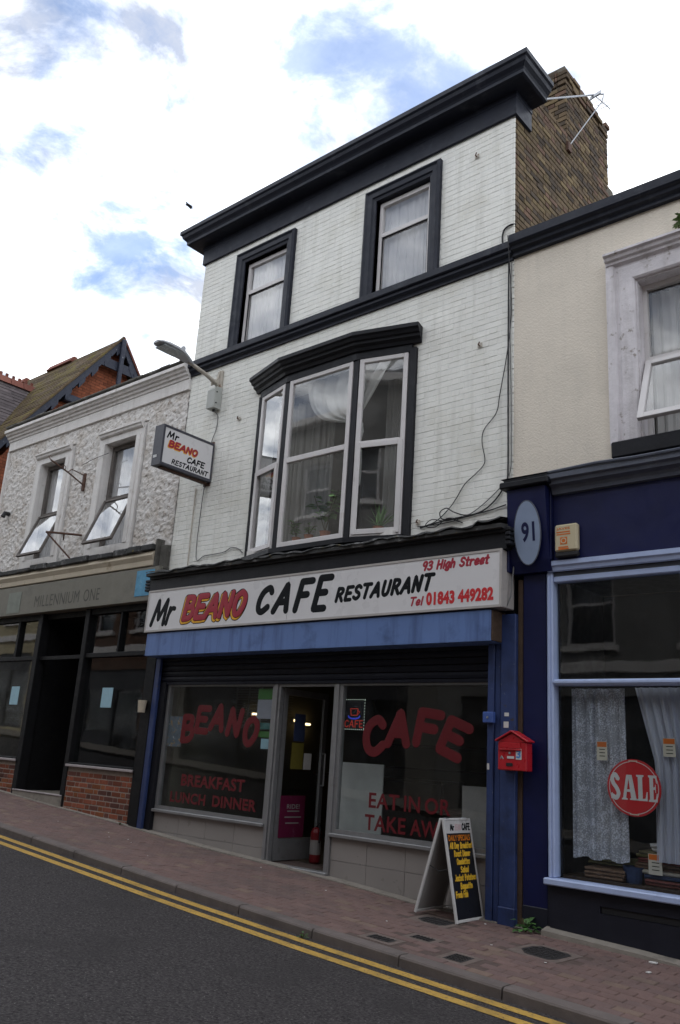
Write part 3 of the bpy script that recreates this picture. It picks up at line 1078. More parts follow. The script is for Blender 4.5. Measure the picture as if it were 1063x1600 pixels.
# ------------------------------------------------------------------ the white cafe building
CX0, CX1 = -10.23, -4.38
cafe = thing('cafe_building', 'three storey white painted brick cafe building with black trim and a bay window', 'building', (-7.3, 0, .2))
holes = [(-9.2, -8.27, 7.52, 9.11), (-6.54, -5.63, 7.52, 9.12), (-8.46, -5.84, 4.17, 6.60)]
fw = part('facade_wall', MB().wall(CX0, CX1 - .022, 4.08, 9.7, .0032, .26, holes), MT['painted_joint'], cafe)
bh = [(-9.36, -8.11, 7.5, 9.25), (-6.70, -5.47, 7.5, 9.26), (-8.50, -5.80, 4.0, 6.72)]
br = courses(CX0, CX1, 4.1, 9.5, bh, bl=.2195, hl=.107, joint=.006)
br = [b for b in br if not (7.36 < b[1] < 7.60)]
# thick old paint: upright joints nearly filled, bed joints of uneven width
rj = random.Random(4)
br = [(u, v + rj.uniform(-.002, .002), w + .0042, h + rj.choice((0, 0, .001, .003, .0045))) for u, v, w, h in br]
lay_bricks('painted_brick', fw, br, lambda u, v, d: (u, -d, v), 0, MT['painted_brick'], 300, .016, .0016, .0035, .010)
# body: party walls, rear, roof and floors
mb = MB()
mb.box(CX0 + .001, CX0 + .22, .262, 8, .0, 10.0)
mb.box(CX0 + .222, CX1 - .2, 7.8, 8, .0, 9.9)
part('body_wall', mb, MT['mortar'], cafe)
part('roof', MB().box(CX0, CX1 - .02, .10, 8, 9.9, 10.0), MT['lead'], cafe)
part('floor_slab', MB().box(CX0 + .23, CX1 - .2, .3, 7.8, 3.0, 3.3).box(CX0 + .23, CX1 - .2, .3, 7.8, 7.0, 7.3).box(CX0 + .23, CX1 - .2, .3, 7.8, 9.6, 9.88), MT['dark_room'], cafe)
part('room_partition', MB().box(CX0 + .23, CX1 - .2, 4.2, 4.3, 3.31, 6.99).box(CX0 + .23, CX1 - .2, 3.2, 3.3, 7.31, 9.59).box(-7.45, -7.35, .3, 3.19, 7.31, 9.59), MT['dark_room'], cafe)
# stock brick party wall and chimney stack
sw = part('side_wall', MB().box(CX1 - .2, CX1 - .012, .05, 3.05, 7.3, 10.2).box(CX1 - .2, CX1 - .012, 3.05, 8, 0, 9.9).box(CX1 - .2, CX1 - .012, .262, 3.05, 0, 7.29), MT['mortar'], cafe)
sb = courses(0.018, 3.05, 7.42, 10.2, [], flemish=True)
sb = [b for b in sb if not (b[0] > 2.85 and b[1] > 10.05)]
lay_bricks('stock_brick', sw, sb, lambda u, v, d: (CX1 + d, u, v), rad(90), MT['stock'], 300, .018, .004, .005, .012, mass_name='stock_brick_mass')
chim = part('chimney', MB().box(-4.93, -4.395, 1.47, 2.83, 10.2, 11.12).prism([(-4.9, 1.5, 11.34), (-4.42, 1.5, 11.34), (-4.46, 1.62, 11.46), (-4.86, 1.62, 11.46)][:2] + [(-4.44, 2.0, 11.36), (-4.88, 2.0, 11.36)], (0, 0, .07)), MT['mortar'], cafe)
cb = MB()
for u, v, w, h in courses(1.45, 2.85, 10.2, 11.04, []):
    cb.obox((CX1 - .01 + random.uniform(-.004, .004), u, v), (.012, 0, 0), (0, w / 2, 0), (0, 0, h / 2), .004)
for u, v, w, h in courses(-4.95, CX1, 10.2, 11.04, []):
    cb.obox((u, 1.46 + random.uniform(-.004, .004), v), (w / 2, 0, 0), (0, .012, 0), (0, 0, h / 2), .004)
for lv, (o, z) in enumerate(((.015, 11.05), (.03, 11.125), (.03, 11.2), (.0, 11.275))):
    yy = 1.45 - o
    while yy < 2.85 + o - .1:
        l = random.choice((.1, .21, .21))
        if lv >= 2 and random.random() < (.2 if lv == 2 else .45):
            yy += l + .01
            continue
        cb.box(CX1 - .12, CX1 + o + random.uniform(-.018, .010), yy, min(yy + l, 2.85 + o), z, z + .066 + random.uniform(-.006, .004), .005)
        yy += l + .01
    xx = -4.95 - o
    while xx < CX1 - .14:
        cb.box(xx, min(xx + .21, CX1 - .125), 1.45 - o + random.uniform(-.006, .006), 1.56, z, z + .066, .005)
        xx += .22
part('stock_brick_mass', cb, MT['stock'], chim, kind='stuff')
# cornice, frieze and string course
mb = MB().sweep([(.02, 10.06), (.35, 10.03), (.35, 9.965), (.325, 9.945), (.31, 9.90), (.27, 9.86), (.255, 9.835), (.255, 9.79), (.225, 9.775), (.05, 9.765), (.05, 9.70), (.04, 9.69), (.04, 9.44), (.012, 9.43)],
                [(CX0, 1.2), (CX0, -.0), (CX1, -.0), (CX1, .36)])
part('cornice', mb, MT['navy'], cafe)
mb = MB().sweep([(0, 7.61), (.135, 7.585), (.135, 7.50), (.125, 7.49), (.10, 7.485), (.10, 7.445), (.085, 7.43), (.06, 7.42), (.05, 7.395), (.05, 7.375), (-.01, 7.37)], [(CX0, .02), (CX1 + .0, .02)])
part('string_course', mb, MT['navy'], cafe)


def wavy(mb, x0, x1, z0, z1, y, amp, folds, nx=48, nz=8, seed=0, hem=0.0, slope=0.0):
    r = random.Random(seed)
    ph = [r.uniform(0, 6.28) for _ in range(4)]
    b = len(mb.v)
    for j in range(nz + 1):
        t = j / nz
        for i in range(nx + 1):
            u = i / nx
            a = u * folds * 6.283
            yy = y + amp * (math.sin(a + ph[0] + .5 * math.sin(a * .37 + ph[1])) + .45 * math.sin(a * 2.3 + ph[2] + t)) * (1 - .35 * t)
            zb = z0 + hem * math.sin(a * .5 + ph[3]) + slope * u
            mb.v.append((x0 + (x1 - x0) * u + .006 * math.sin(a * 1.7), yy, z1 + (zb - z1) * t))
    for j in range(nz):
        for i in range(nx):
            p = b + j * (nx + 1) + i
            mb.f.append((p, p + nx + 1, p + nx + 2, p + 1))
    return mb


def sash_window(x0, x1, label, clabel):
    """second floor window: moulded dark surround, white frame, two panes, net curtain"""
    w = part('window', MB().wall(x0 + .02, x1 - .02, 7.58, 9.09, .055, .115, [(x0 + .07, x1 - .07, 8.60, 9.03), (x0 + .07, x1 - .07, 7.66, 8.54)]), MT['upvc'], cafe, label)
    s = MB()
    prof = ((-.18, -.0), (-.18, -.055), (-.145, -.075), (-.12, -.055), (-.055, -.05), (-.04, -.03), (0, -.02), (0, .18))
    # surround swept up one side, across the head and down
    pts = [(x0, 7.56), (x0, 9.11), (x1, 9.11), (x1, 7.56)]
    vs_ = []
    for i, (px, p_z) in enumerate(pts):
        for o, d in prof:
            if i == 0:
                vs_.append((px + o, d, p_z))
            elif i == 1:
                vs_.append((px + o, d, p_z - o))
            elif i == 2:
                vs_.append((px - o, d, p_z - o))
            else:
                vs_.append((px - o, d, p_z))
    n = len(prof)
    s.add(vs_, [(i * n + k, i * n + k + 1, (i + 1) * n + k + 1, (i + 1) * n + k) for i in range(3) for k in range(n - 1)])
    part('surround', s, MT['navy'], w)
    for z0, z1 in ((8.60, 9.03), (7.66, 8.54)):
        part('pane', MB().box(x0 + .07, x1 - .07, .085, .091, z0, z1), MT['glass'], w)
    part('bead', MB().wall(x0 + .07, x1 - .07, 7.66, 8.54, .068, .077, [(x0 + .085, x1 - .085, 7.675, 8.525)]), MT['dark_frame'], w)
    c = MB()
    wavy(c, x0 + .03, x1 - .03, 7.6, 9.08, .15, .010, 9, 60, 6, seed=int(-x0 * 10))
    single('net_curtain', c, MT['net_thick'], clabel, 'curtain', ((x0 + x1) / 2, .15, 7.6), 'net curtains in the upper windows')


sash_window(-9.2, -8.27, 'narrower looking upper window on the left, with dark surround', 'white net curtain filling the upper window nearer the street lamp')
sash_window(-6.54, -5.63, 'upper window nearer the chimney', 'white net curtain filling the upper window nearer the chimney')

# ---- bay window
bay = part('bay_window', MB().box(-8.5, -5.8, -.0, .25, 4.10, 4.165), MT['black'], cafe, 'shallow three sided bay window with pale frames between black posts')
BP = [Vector((-8.50, -.01, 0)), Vector((-7.77, -.21, 0)), Vector((-6.54, -.21, 0)), Vector((-5.80, -.01, 0))]


def facet(mb, i, s0, s1, z0, z1, d0, d1, c=0):
    A, B = BP[i], BP[i + 1]
    e = (B - A).normalized()
    n = Vector((e.y, -e.x, 0))
    p = A + e * ((s0 + s1) / 2) + n * ((d0 + d1) / 2)
    return mb.obox((p.x, p.y, (z0 + z1) / 2), e * ((s1 - s0) / 2), n * ((d1 - d0) / 2), (0, 0, (z1 - z0) / 2), c)


for i in range(3):
    ln = (BP[i + 1] - BP[i]).length
    a, b = .05, ln - .05
    f = MB()
    for s0, s1 in ((a, a + .062), (b - .062, b)):
        facet(f, i, s0, s1, 4.19, 6.57, -.03, .03, .006)
    for z0, z1 in ((4.19, 4.255), (5.355, 5.43), (6.51, 6.57)):
        facet(f, i, a + .062, b - .062, z0, z1, -.03, .03, .006)
    if i != 1:      # opening casements stand a little proud in the lower half
        for s0, s1 in ((a + .02, a + .085), (b - .085, b - .02)):
            facet(f, i, s0, s1, 4.215, 5.40, .031, .045, .005)
        for z0, z1 in ((4.215, 4.28), (5.335, 5.40)):
            facet(f, i, a + .085, b - .085, z0, z1, .031, .045, .005)
    fr = part('frame', f, MT['upvc'], bay)
    for z0, z1 in ((4.255, 5.355), (5.43, 6.51)):
        part('pane', facet(MB(), i, a + .062, b - .062, z0, z1, -.004, .002), MT['glass'], bay)
p = MB()
for i in (1, 2):
    q = BP[i]
    p.box(q.x - .045, q.x + .045, q.y - .02, q.y + .07, 4.17, 6.60, .008)
p.box(-8.535, -8.47, -.045, .02, 4.12, 6.60, .006).box(-5.83, -5.725, -.05, .02, 4.12, 6.62, .006)
part('corner_post', p, MT['black'], bay)
h = MB()
hp = [(q.x, q.y) for q in BP]
h.sweep([(.0, 6.72), (.035, 6.72), (.035, 6.57), (-.06, 6.565), (-.06, 6.72)], hp)
part('head_board', h, MT['black'], bay)
h = MB().sweep([(-.05, 6.90), (.20, 6.885), (.20, 6.835), (.17, 6.82), (.155, 6.785), (.125, 6.775), (.12, 6.74), (.075, 6.715), (.06, 6.675), (-.05, 6.67)], [(-8.6, .03), (-7.79, -.21), (-6.52, -.21), (-5.68, .03)])
part('hood_moulding', h, MT['black'], bay)
h = MB().sweep([(-.03, 4.20), (.10, 4.17), (.10, 4.11), (-.03, 4.08)], hp)
part('sill', h, MT['black'], bay)

# bay curtains and plants
c = MB()
n1, n2 = 40, 18
b = len(c.v)
for j in range(n2 + 1):
    t = j / n2
    for i in range(n1 + 1):
        u = i / n1
        top = Vector((-7.5 + u * 1.5, -.10, 6.53))
        edge = (1 - u)
        knot = Vector((-6.66 + .05 * u, -.06, 5.78 + .03 * u))
        p3 = top.lerp(knot, t ** (1.0 + .25 * edge))
        sag = -.30 * math.sin(t * math.pi) * edge * .8
        p3.z += sag * (1 - .3 * t)
        p3.x += -.16 * math.sin(t * math.pi) * edge
        p3.y += .035 * (1 - .6 * t) * math.sin(u * 42 + 2 * math.sin(t * 2))
        c.v.append(tuple(p3))
for j in range(n2):
    for i in range(n1):
        q = b + j * (n1 + 1) + i
        c.f.append((q, q + n1 + 1, q + n1 + 2, q + 1))
single('net_curtain', c, MT['voile'], 'swagged sheer curtain gathered to a knot in the bay window', 'curtain', (-6.8, .1, 6.5))
c = MB()
for k in range(10):
    a = k * .63
    c.tube([(-6.64 + .05 * math.cos(a), .0 + .04 * math.sin(a), 5.80), (-6.64 + .055 * math.cos(a + .5), .0 + .05 * math.sin(a + .5), 5.68), (-6.63 + .03 * math.cos(a), .0 + .03 * math.sin(a), 5.56),
            (-6.62 + .05 * math.cos(a), .0 + .04 * math.sin(a), 5.25), (-6.63 + .06 * math.cos(a), .0 + .05 * math.sin(a), 4.95)], [.018, .026, .014, .016, .008], 6)
single('curtain_tail', c, MT['voile'], 'knotted curtain tail hanging below the swag in the bay window', 'curtain', (-6.78, .1, 5.8))
single('net_curtain', wavy(MB(), -8.35, -7.3, 4.35, 6.5, .30, .03, 10, 60, 5, 5), MT['net_grey'], 'dull straight curtain drawn at the left of the bay window', 'curtain', (-7.7, .55, 4.4))
single('net_curtain', wavy(MB(), -6.5, -5.9, 4.35, 6.5, .38, .02, 6, 40, 5, 8), MT['net_grey'], 'thin straight curtain behind the knot in the bay window', 'curtain', (-6.2, .6, 4.4))
bsill = part('inner_sill', MB().box(-8.4, -5.9, -.12, .5, 4.166, 4.24), MT['plaster_white'], bay)


def leaf(mb, p, d, ln, w, droop=.3):
    d = Vector(d).normalized()
    s = d.cross(Vector((0, 0, 1)))
    s = s.normalized() if s.length > .01 else Vector((1, 0, 0))
    p = Vector(p)
    m = p + d * ln * .5 + Vector((0, 0, -.02 * ln))
    e = p + d * ln - Vector((0, 0, droop * ln))
    mb.add([p, m + s * w, m - s * w, e, m + Vector((0, 0, .12 * w))], [(0, 1, 4), (0, 4, 2), (1, 3, 4), (4, 3, 2)])


def plant(name, label, loc, pot_r, pot_h, kind, size, seed, leafmat, group=None, cat='houseplant'):
    r = random.Random(seed)
    t = thing(name, label, cat, loc, group)
    x, y, z = loc
    if pot_h:
        part('pot', MB().lathe([(pot_r * .7, 0), (pot_r, pot_h), (pot_r * 1.1, pot_h), (pot_r * 1.1, pot_h * .8), (pot_r, pot_h * .78)][:3], (x, y, z)), MT['terracotta'], t)
    l, s = MB(), MB()
    zb = z + pot_h * .95
    if kind == 'spike':
        for _ in range(26):
            a, e = r.uniform(0, 6.28), r.uniform(.5, 1.35)
            leaf(l, (x + r.uniform(-.03, .03), y + r.uniform(-.03, .03), zb), (math.cos(a) * math.cos(e), math.sin(a) * math.cos(e), math.sin(e)), size * r.uniform(.7, 1.1), .016, .12)
    else:
        ns = 5 if kind == 'bush' else 3
        for k in range(ns):
            a = r.uniform(0, 6.28)
            sp = size * (.55 if kind == 'bush' else .25)
            top = Vector((x + math.cos(a) * sp * r.uniform(.3, 1), y + math.sin(a) * sp * .4, zb + size * r.uniform(.6, 1)))
            s.tube([(x, y, zb), ((x + top.x) / 2, (y + top.y) / 2, (zb + top.z) / 2 + .02), top], .005, 5)
            for q in range(12 if kind != 'low' else 8):
                f = r.uniform(.35, 1)
                c_ = Vector((x, y, zb)).lerp(top, f)
                b_ = r.uniform(0, 6.28)
                leaf(l, c_, (math.cos(b_), math.sin(b_), r.uniform(-.1, .7)), size * r.uniform(.22, .36), size * .10, .25)
        part('stem', s, MT['stem'], t)
    part('foliage', l, leafmat, t)
    return t


plant('houseplant', 'taller leafy houseplant standing by the middle of the bay window sill', (-7.02, -.08, 4.24), .07, .12, 'bush', .52, 3, MT['leaf_dull'])
plant('houseplant', 'spiky leaved houseplant at the right hand pane of the bay', (-6.22, .0, 4.24), .07, .10, 'spike', .40, 4, MT['leaf_dull'])
plant('houseplant', 'low bushy houseplant in the lower left corner of the bay', (-7.5, -.10, 4.24), .06, .09, 'bush', .26, 5, MT['leaf_dull'])
plant('houseplant', 'small houseplant in an orange pot near the bay centre', (-7.28, -.10, 4.24), .06, .10, 'bush', .18, 9, MT['leaf_dull'])
# ------------------------------------------------------------------ cafe shopfront
mb = MB().prism([(CX0 - .02, -.38, 4.045), (CX0 - .02, .01, 4.10), (CX0 - .02, .01, 4.0), (CX0 - .02, -.38, 4.0)], (5.95, 0, 0))
part('fascia_ledge', mb, MT['lead'], cafe, 'dark weathered ledge with moss above the fascia')
# lumpy lead flashing and moss along the ledge
mb = MB()
r = random.Random(3)
n = 90
for j, (yy, zz) in enumerate(((-.40, 4.04), (-.39, 4.06), (-.25, 4.085), (-.02, 4.125))):
    for i in range(n + 1):
        x = CX0 - .02 + 5.94 * i / n
        k = .012 * math.sin(x * 7.3) + .010 * math.sin(x * 19 + 1) + r.uniform(-.008, .008)
        mb.v.append((x, yy + k * .4, zz + k + (.05 if x > -4.62 else 0) * (1 if j < 3 else 0)))
for j in range(3):
    for i in range(n):
        p_ = j * (n + 1) + i
        mb.f.append((p_, p_ + 1, p_ + n + 2, p_ + n + 1))
part('lead_flashing', mb, MT['lead'], cafe)
part('fascia_board', MB().box(CX0 - .0, CX1 + .10, -.30, .0, 3.79, 4.0).box(CX0 - .0, CX1 + .10, -.325, -.301, 3.96, 4.0, .008), MT['black'], cafe)
mb = MB()
for k in range(4):
    mb.box(CX0 - .13, CX0 - .003, -.30, -.05, 3.80 + k * .045, 3.836 + k * .045, .008)
    mb.box(CX1 + .103, CX1 + .16, -.34, -.05, 3.82 + k * .05, 3.862 + k * .05, .008)
part('fascia_console', mb, MT['black'], cafe)
part('shutter_box', MB().box(-10.155, -4.455, -.30, -.03, 2.84, 3.165, .006), MT['box_blue'], cafe, 'stained blue roller shutter box')
part('shutter_box_end', MB().box(-4.453, -4.435, -.29, -.03, 2.85, 3.16), MT['rust_brown'], cafe)
part('fascia_backing', MB().box(CX0 + .01, CX1 + .05, -.028, .20, 2.80, 3.99), MT['black'], cafe)
roller = part('roller_shutter', MB().box(-10.10, -4.60, -.016, .0, 2.46, 2.50, .004), MT['shutter'], cafe)
for k in range(5):
    z = 2.503 + k * .075
    s = MB().sweep([(.0, z + .072), (.010, z + .066), (.016, z + .036), (.010, z + .006), (.0, z), (-.006, z + .036)], [(-10.10, -.008), (-4.60, -.008)])
    part('slat', s, MT['shutter'], roller)
# pilasters and guide rails
part('guide_rail', MB().box(-10.145, -10.045, -.085, -.035, .44, 2.84, .006), MT['post_blue'], cafe)
part('guide_rail', MB().box(-10.145, -9.935, -.031, .10, .46, 2.495, .006), MT['black'], cafe)
part('guide_rail', MB().box(-4.60, -4.525, -.10, .10, .17, 2.84, .006).box(-4.52, -4.455, -.085, .10, .17, 2.84, .006), MT['post_blue'], cafe, 'worn blue shutter guide rail')
part('pilaster', MB().box(-4.445, -4.275, -.11, .14, .15, 3.14, .008).box(-4.45, -4.27, -.125, .14, .15, .36, .008), MT['post_blue'], cafe)
part('pilaster_edge', MB().box(-4.272, -4.225, -.06, .14, .15, 3.5), MT['rust_brown'], cafe)
part('pilaster', MB().box(-10.33, -10.15, -.09, .24, .40, 3.17, .008), MT['dark_frame'], cafe)
# windows and door
SX = [(-9.93, -7.765), (-6.69, -4.605)]
for k, (a, b_) in enumerate(SX):
    w = part('shop_window', MB().wall(a, b_, .755, 2.50, .02, .085, [(a + .055, b_ - .05, .83, 2.44)]), MT['alu'], cafe, ('left hand shop window lettered in red', 'right hand shop window lettered in red')[k])
    part('pane', MB().box(a + .055, b_ - .05, .045, .053, .83, 2.44), MT['shopglass'], w)
    part('window_sill', MB().box(a - .01, b_ + .0, -.025, .018, .745, .785, .006), MT['alu'], w)
    L = MB()
    pl = front(.0445)
    if k == 0:
        for ch, (x, z, hh, rt) in zip('BEANO', ((-9.437, 1.872, .37, .06), (-9.155, 1.995, .36, -.02), (-8.835, 2.03, .36, -.06), (-8.50, 1.975, .37, -.10), (-8.185, 1.872, .38, -.16))):
            brush_text(L, ch, x - .125, z - hh / 2 + .03, x + .135, hh - .06, pl, .046, .0004, .0012, .10, [rt])
        part('lettering', L, MT['glass_red'], w)
        L = MB()
        part('lettering', print_text(MB(), 'BREAKFAST', -9.45, 1.115, -8.20, 1.27, pl, .035), MT['glass_red'], w)
        part('lettering', print_text(MB(), 'LUNCH', -9.645, .895, -8.92, 1.035, pl, .03), MT['glass_red'], w)
        print_text(L, 'DINNER', -8.78, .90, -7.96, 1.04, pl, .035)
        part('lettering', L, MT['glass_red'], w)
    else:
        for ch, (x, z, hh, rt) in zip('CAFE', ((-6.165, 1.873, .42, .10), (-5.82, 1.967, .40, .02), (-5.44, 1.975, .40, -.12), (-5.10, 1.887, .40, -.36))):
            brush_text(L, ch, x - .145, z - hh / 2 + .035, x + .15, hh - .07, pl, .054, .0004, .0012, .08, [rt])
        part('lettering', L, MT['glass_red'], w)
        L = MB()
        for tx, a0, a1 in (('EAT', 0, .42), ('IN', .485, .695), ('OR', .757, 1.08)):
            part('lettering', print_text(MB(), tx, -6.185 + a0, 1.10, -6.185 + a1, 1.262, pl, .02), MT['glass_red'], w)
        part('lettering', print_text(MB(), 'TAKE', -6.23, .865, -5.67, 1.03, pl, .02), MT['glass_red'], w)
        print_text(L, 'AWAY', -5.61, .865, -4.98, 1.03, pl, .02)
        part('lettering', L, MT['glass_red'], w)
    # stall riser of grey tiles
    ris = part('stall_riser', MB().box(a + .0, b_ - .0, .052, .20, .05, .744), MT['grout'], cafe)
    nx = 4
    tw = (b_ - a) / nx
    for i in range(nx):
        for z0, z1 in ((.50, .742), (.255, .496), (.05, .251)):
            if z1 < pz(a + i * tw, 0):
                continue
            part('tile', MB().box(a + i * tw + .002, a + (i + 1) * tw - .002, .028 + random.uniform(-.001, .001), .05, z0, z1, .002), MT['tile_grey'], ris)
door = part('door_frame', MB().box(-7.763, -7.715, .0, .10, .33, 2.50, .005).box(-7.710, -7.675, .02, .09, .33, 2.50, .005).box(-6.765, -6.692, .0, .10, .28, 2.50, .005).box(-7.674, -6.766, .02, .09, 2.43, 2.50), MT['alu'], cafe)
part('threshold', MB().box(-7.70, -6.70, -.03, .10, .30, .358, .005), MT['alu'], door)
lf = part('door', MB().wall(.10, .93, .37, 2.42, -7.70, -7.66, [(.16, .86, .62, 2.34)], 'y'), MT['alu'], cafe, 'glazed cafe door standing open inwards')
part('pane', MB().box(-7.684, -7.677, .16, .86, .62, 2.34), MT['shopglass'], lf)
part('door_handle', MB().tube([(-7.66, .88, 1.25), (-7.61, .88, 1.25), (-7.61, .88, 1.65), (-7.66, .88, 1.65)], .012, 8), MT['steel'], lf)
# cafe interior
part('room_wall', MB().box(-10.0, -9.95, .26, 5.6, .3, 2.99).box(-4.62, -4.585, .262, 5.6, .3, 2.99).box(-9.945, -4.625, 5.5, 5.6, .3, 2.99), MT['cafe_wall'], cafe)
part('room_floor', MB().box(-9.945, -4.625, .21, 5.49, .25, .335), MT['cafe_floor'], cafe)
ctr = thing('counter', 'dark serving counter at the back of the cafe', 'counter', (-8.6, 3.6, .34))
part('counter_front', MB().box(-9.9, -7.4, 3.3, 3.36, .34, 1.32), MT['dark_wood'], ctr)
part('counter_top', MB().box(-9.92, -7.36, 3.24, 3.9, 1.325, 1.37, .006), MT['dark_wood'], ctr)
sh = thing('shelf_unit', 'dark wall shelf with pale crockery behind the cafe counter', 'shelf', (-9.0, 5.2, 1.0))
part('shelf_board', MB().box(-9.9, -7.6, 5.2, 5.49, 1.5, 1.53).box(-9.9, -7.6, 5.2, 5.49, 1.9, 1.93), MT['dark_wood'], sh)
for k, (tx, ty) in enumerate(((-5.6, 1.4), (-5.5, 3.4), (-6.3, 4.6))):
    t = thing('cafe_table', ('square cafe table just inside the right hand window', 'square cafe table in the middle of the room on the right', 'square cafe table by the back wall')[k], 'table', (tx, ty, .335), 'tables inside the cafe')
    part('tabletop', MB().box(tx - .38, tx + .38, ty - .38, ty + .38, 1.06, 1.09, .006), MT['dark_wood'], t)
    part('pedestal', MB().lathe([(.22, 0), (.22, .02), (.04, .05), (.035, .72)], (tx, ty, .335)), MT['iron'], t)
for x, y, z, ln, pos_ in ((-9.90, 2.4, 2.18, .16, 'second'), (-9.90, 2.72, 2.16, .14, 'third'), (-9.90, 2.95, 2.12, .2, 'fourth'), (-9.90, 1.75, 2.19, .12, 'first')):
    t = thing('wall_lamp', 'small warm strip lamp inside the cafe, ' + pos_ + ' from the shop window', 'lamp', (x, y, z), 'strip lamps inside the cafe')
    part('lamp_body', MB().box(x - .05, x - .01, y - ln / 2, y + ln / 2, z - .03, z + .03), MT['steel'], t)
    part('diffuser', MB().box(x - .009, x + .03, y - ln / 2 + .01, y + ln / 2 - .01, z - .015, z + .015, .006), MT['lamp_glow'], t)
bl = thing('slat_blind', 'pale slatted blind hanging inside the left hand cafe window', 'blind', (-8.9, .9, 2.75))
part('head_rail', MB().box(-9.5, -8.3, .88, .93, 2.72, 2.76), MT['blind'], bl)
s = MB()
for k in range(22):
    s.box(-9.5, -8.3, .885, .925, 2.70 - k * .036, 2.703 - k * .036)
o = part('slats', s, MT['blind'], bl)
for k in range(5):
    part('tape', MB().box(-9.42 + k * .26, -9.39 + k * .26, .878, .884, 1.9, 2.72), MT['blind'], bl)
single('reflection_panel', MB().box(-6.92, -6.20, .30, .32, .34, 1.565, .004), MT['reflection_pale'], 'pale reflection panel added inside the lower left of the right hand cafe window', 'board', (-6.56, .31, .34))  # added panel standing in for a pale reflection in the shop glass
single('reflection_panel', MB().box(-5.12, -4.66, .28, .30, .34, 1.41, .004), MT['board_back'], 'dull panel added inside as a reflection beside the blue pilaster', 'board', (-4.9, .29, .34))  # second added panel, standing for the duller reflection by the pilaster
# papers stuck inside the glass, on the door and a small light-up sign
G = .058


def sheet_of(name, label, x0, x1, z0, z1, m, y=G, cat='poster', group=None):
    return single(name, MB().box(x0, x1, y, y + .002, z0, z1), m, label, cat, ((x0 + x1) / 2, y, z0), group)


po = sheet_of('poster', 'colourful printed poster at the left edge of the cafe window', -9.87, -9.56, 1.62, 2.03, MT['poster_mix'])
sheet_of('notice', 'pale lilac notice with a green heading, high beside the cafe door', -8.11, -7.84, 2.03, 2.27, MT['poster_lilac'], cat='notice')
sheet_of('notice', 'green heading sheet at the top right of the left cafe window', -8.11, -7.84, 2.275, 2.41, MT['poster_green'], cat='notice')
sheet_of('notice', 'teal card under the lilac notice beside the cafe door', -8.04, -7.84, 1.90, 1.98, MT['poster_teal'], cat='notice')
sheet_of('notice', 'bright green card beside the cafe door', -8.05, -7.84, 1.80, 1.875, MT['poster_green'], cat='notice')
sheet_of('notice', 'pale blue card lowest beside the cafe door', -7.99, -7.84, 1.66, 1.785, MT['notice'], cat='notice')
DX = -7.655


def on_door(name, label, y0, y1, z0, z1, m, cat='notice'):
    return single(name, MB().box(DX, DX + .003, y0, y1, z0, z1), m, label, cat, (DX, (y0 + y1) / 2, z0))


pk = on_door('poster', 'magenta poster low on the open cafe door', .15, .60, .63, 1.12, MT['poster_pink'], 'poster')
L = MB()
pd = lambda u, v, d: (DX + .003 + d, u, v)
print_text(L, 'RIDE!', .27, .965, .50, 1.02, pd, .02)
for k, (a, b_) in enumerate(((.28, .5), (.24, .54), (.26, .50))):
    L.quad(pd(a, .93 - k * .07, .002), pd(b_, .93 - k * .07, .002), pd(b_, .945 - k * .07, .002), pd(a, .945 - k * .07, .002))
lp = part('lettering', L, MT['board_back'], pk)
on_door('notice', 'white and blue notice at the top of the open cafe door', .30, .50, 1.78, 2.12, MT['poster_blue'])
on_door('notice', 'yellow notice in the middle of the open cafe door', .28, .50, 1.44, 1.76, MT['poster_yellow'])
on_door('notice', 'small white card beside the yellow notice on the door', .52, .66, 1.44, 1.64, MT['paper'])
fe = thing('fire_extinguisher', 'red and white fire extinguisher standing inside the cafe doorway', 'fire extinguisher', (-7.5, .68, .34))  # red and white band coloured darker to stand for the doorway shade
part('cylinder', MB().lathe([(.06, 0), (.07, .02), (.07, .10)], (-7.5, .68, .34)), MT['shaded_red'], fe)
part('label_band', MB().lathe([(.0705, .101), (.0705, .27)], (-7.5, .68, .34)), MT['board_back'], fe)
part('shoulder', MB().lathe([(.07, .271), (.07, .36), (.05, .40), (.02, .42)], (-7.5, .68, .34)), MT['shaded_red'], fe)
part('hose', MB().tube([(-7.5, .68, .76), (-7.44, .66, .80), (-7.42, .66, .74), (-7.425, .66, .58)], .012, 6), MT['cable'], fe)
# light-up window sign
ws = thing('window_sign', 'small light up coffee cup sign hanging in the right hand cafe window', 'sign', (-6.49, .07, 1.92))
part('backing', MB().box(-6.66, -6.33, .075, .085, 1.93, 2.29), MT['board_black'], ws)
pl = front(.0745)
a_ = MB()
for k in range(11):
    for u, v in ((-6.65 + k * .031, 2.28), (-6.65 + k * .031, 1.94)):
        a_.box(u - .004, u + .004, .071, .0745, v - .004, v + .004)
    for u in (-6.65, -6.34):
        a_.box(u - .004, u + .004, .071, .0745, 1.95 + k * .032, 1.958 + k * .032)
part('border_lights', a_, MT['led_green'], ws)
a_ = MB()
stroke(a_, [(-6.495 + .085 * math.cos(t * .3142), 2.09 + .03 * math.sin(t * .3142)) for t in range(10, 21)], .009, pl, .001, .003)
part('saucer', a_, MT['led_blue'], ws)
a_ = MB()
stroke(a_, [(-6.55, 2.17), (-6.54, 2.10), (-6.45, 2.10), (-6.44, 2.17)], .006, pl, .001, .003)
stroke(a_, [(-6.44, 2.15), (-6.41, 2.14), (-6.44, 2.11)], .005, pl, .001, .003)
stroke(a_, [(-6.55, 2.175), (-6.44, 2.175)], .005, pl, .001, .003)
part('cup', a_, MT['led_red'], ws)
part('lettering', brush_text(MB(), 'CAFE', -6.63, 1.965, -6.36, .075, pl, .007, .001, .003, 0), MT['led_red'], ws)

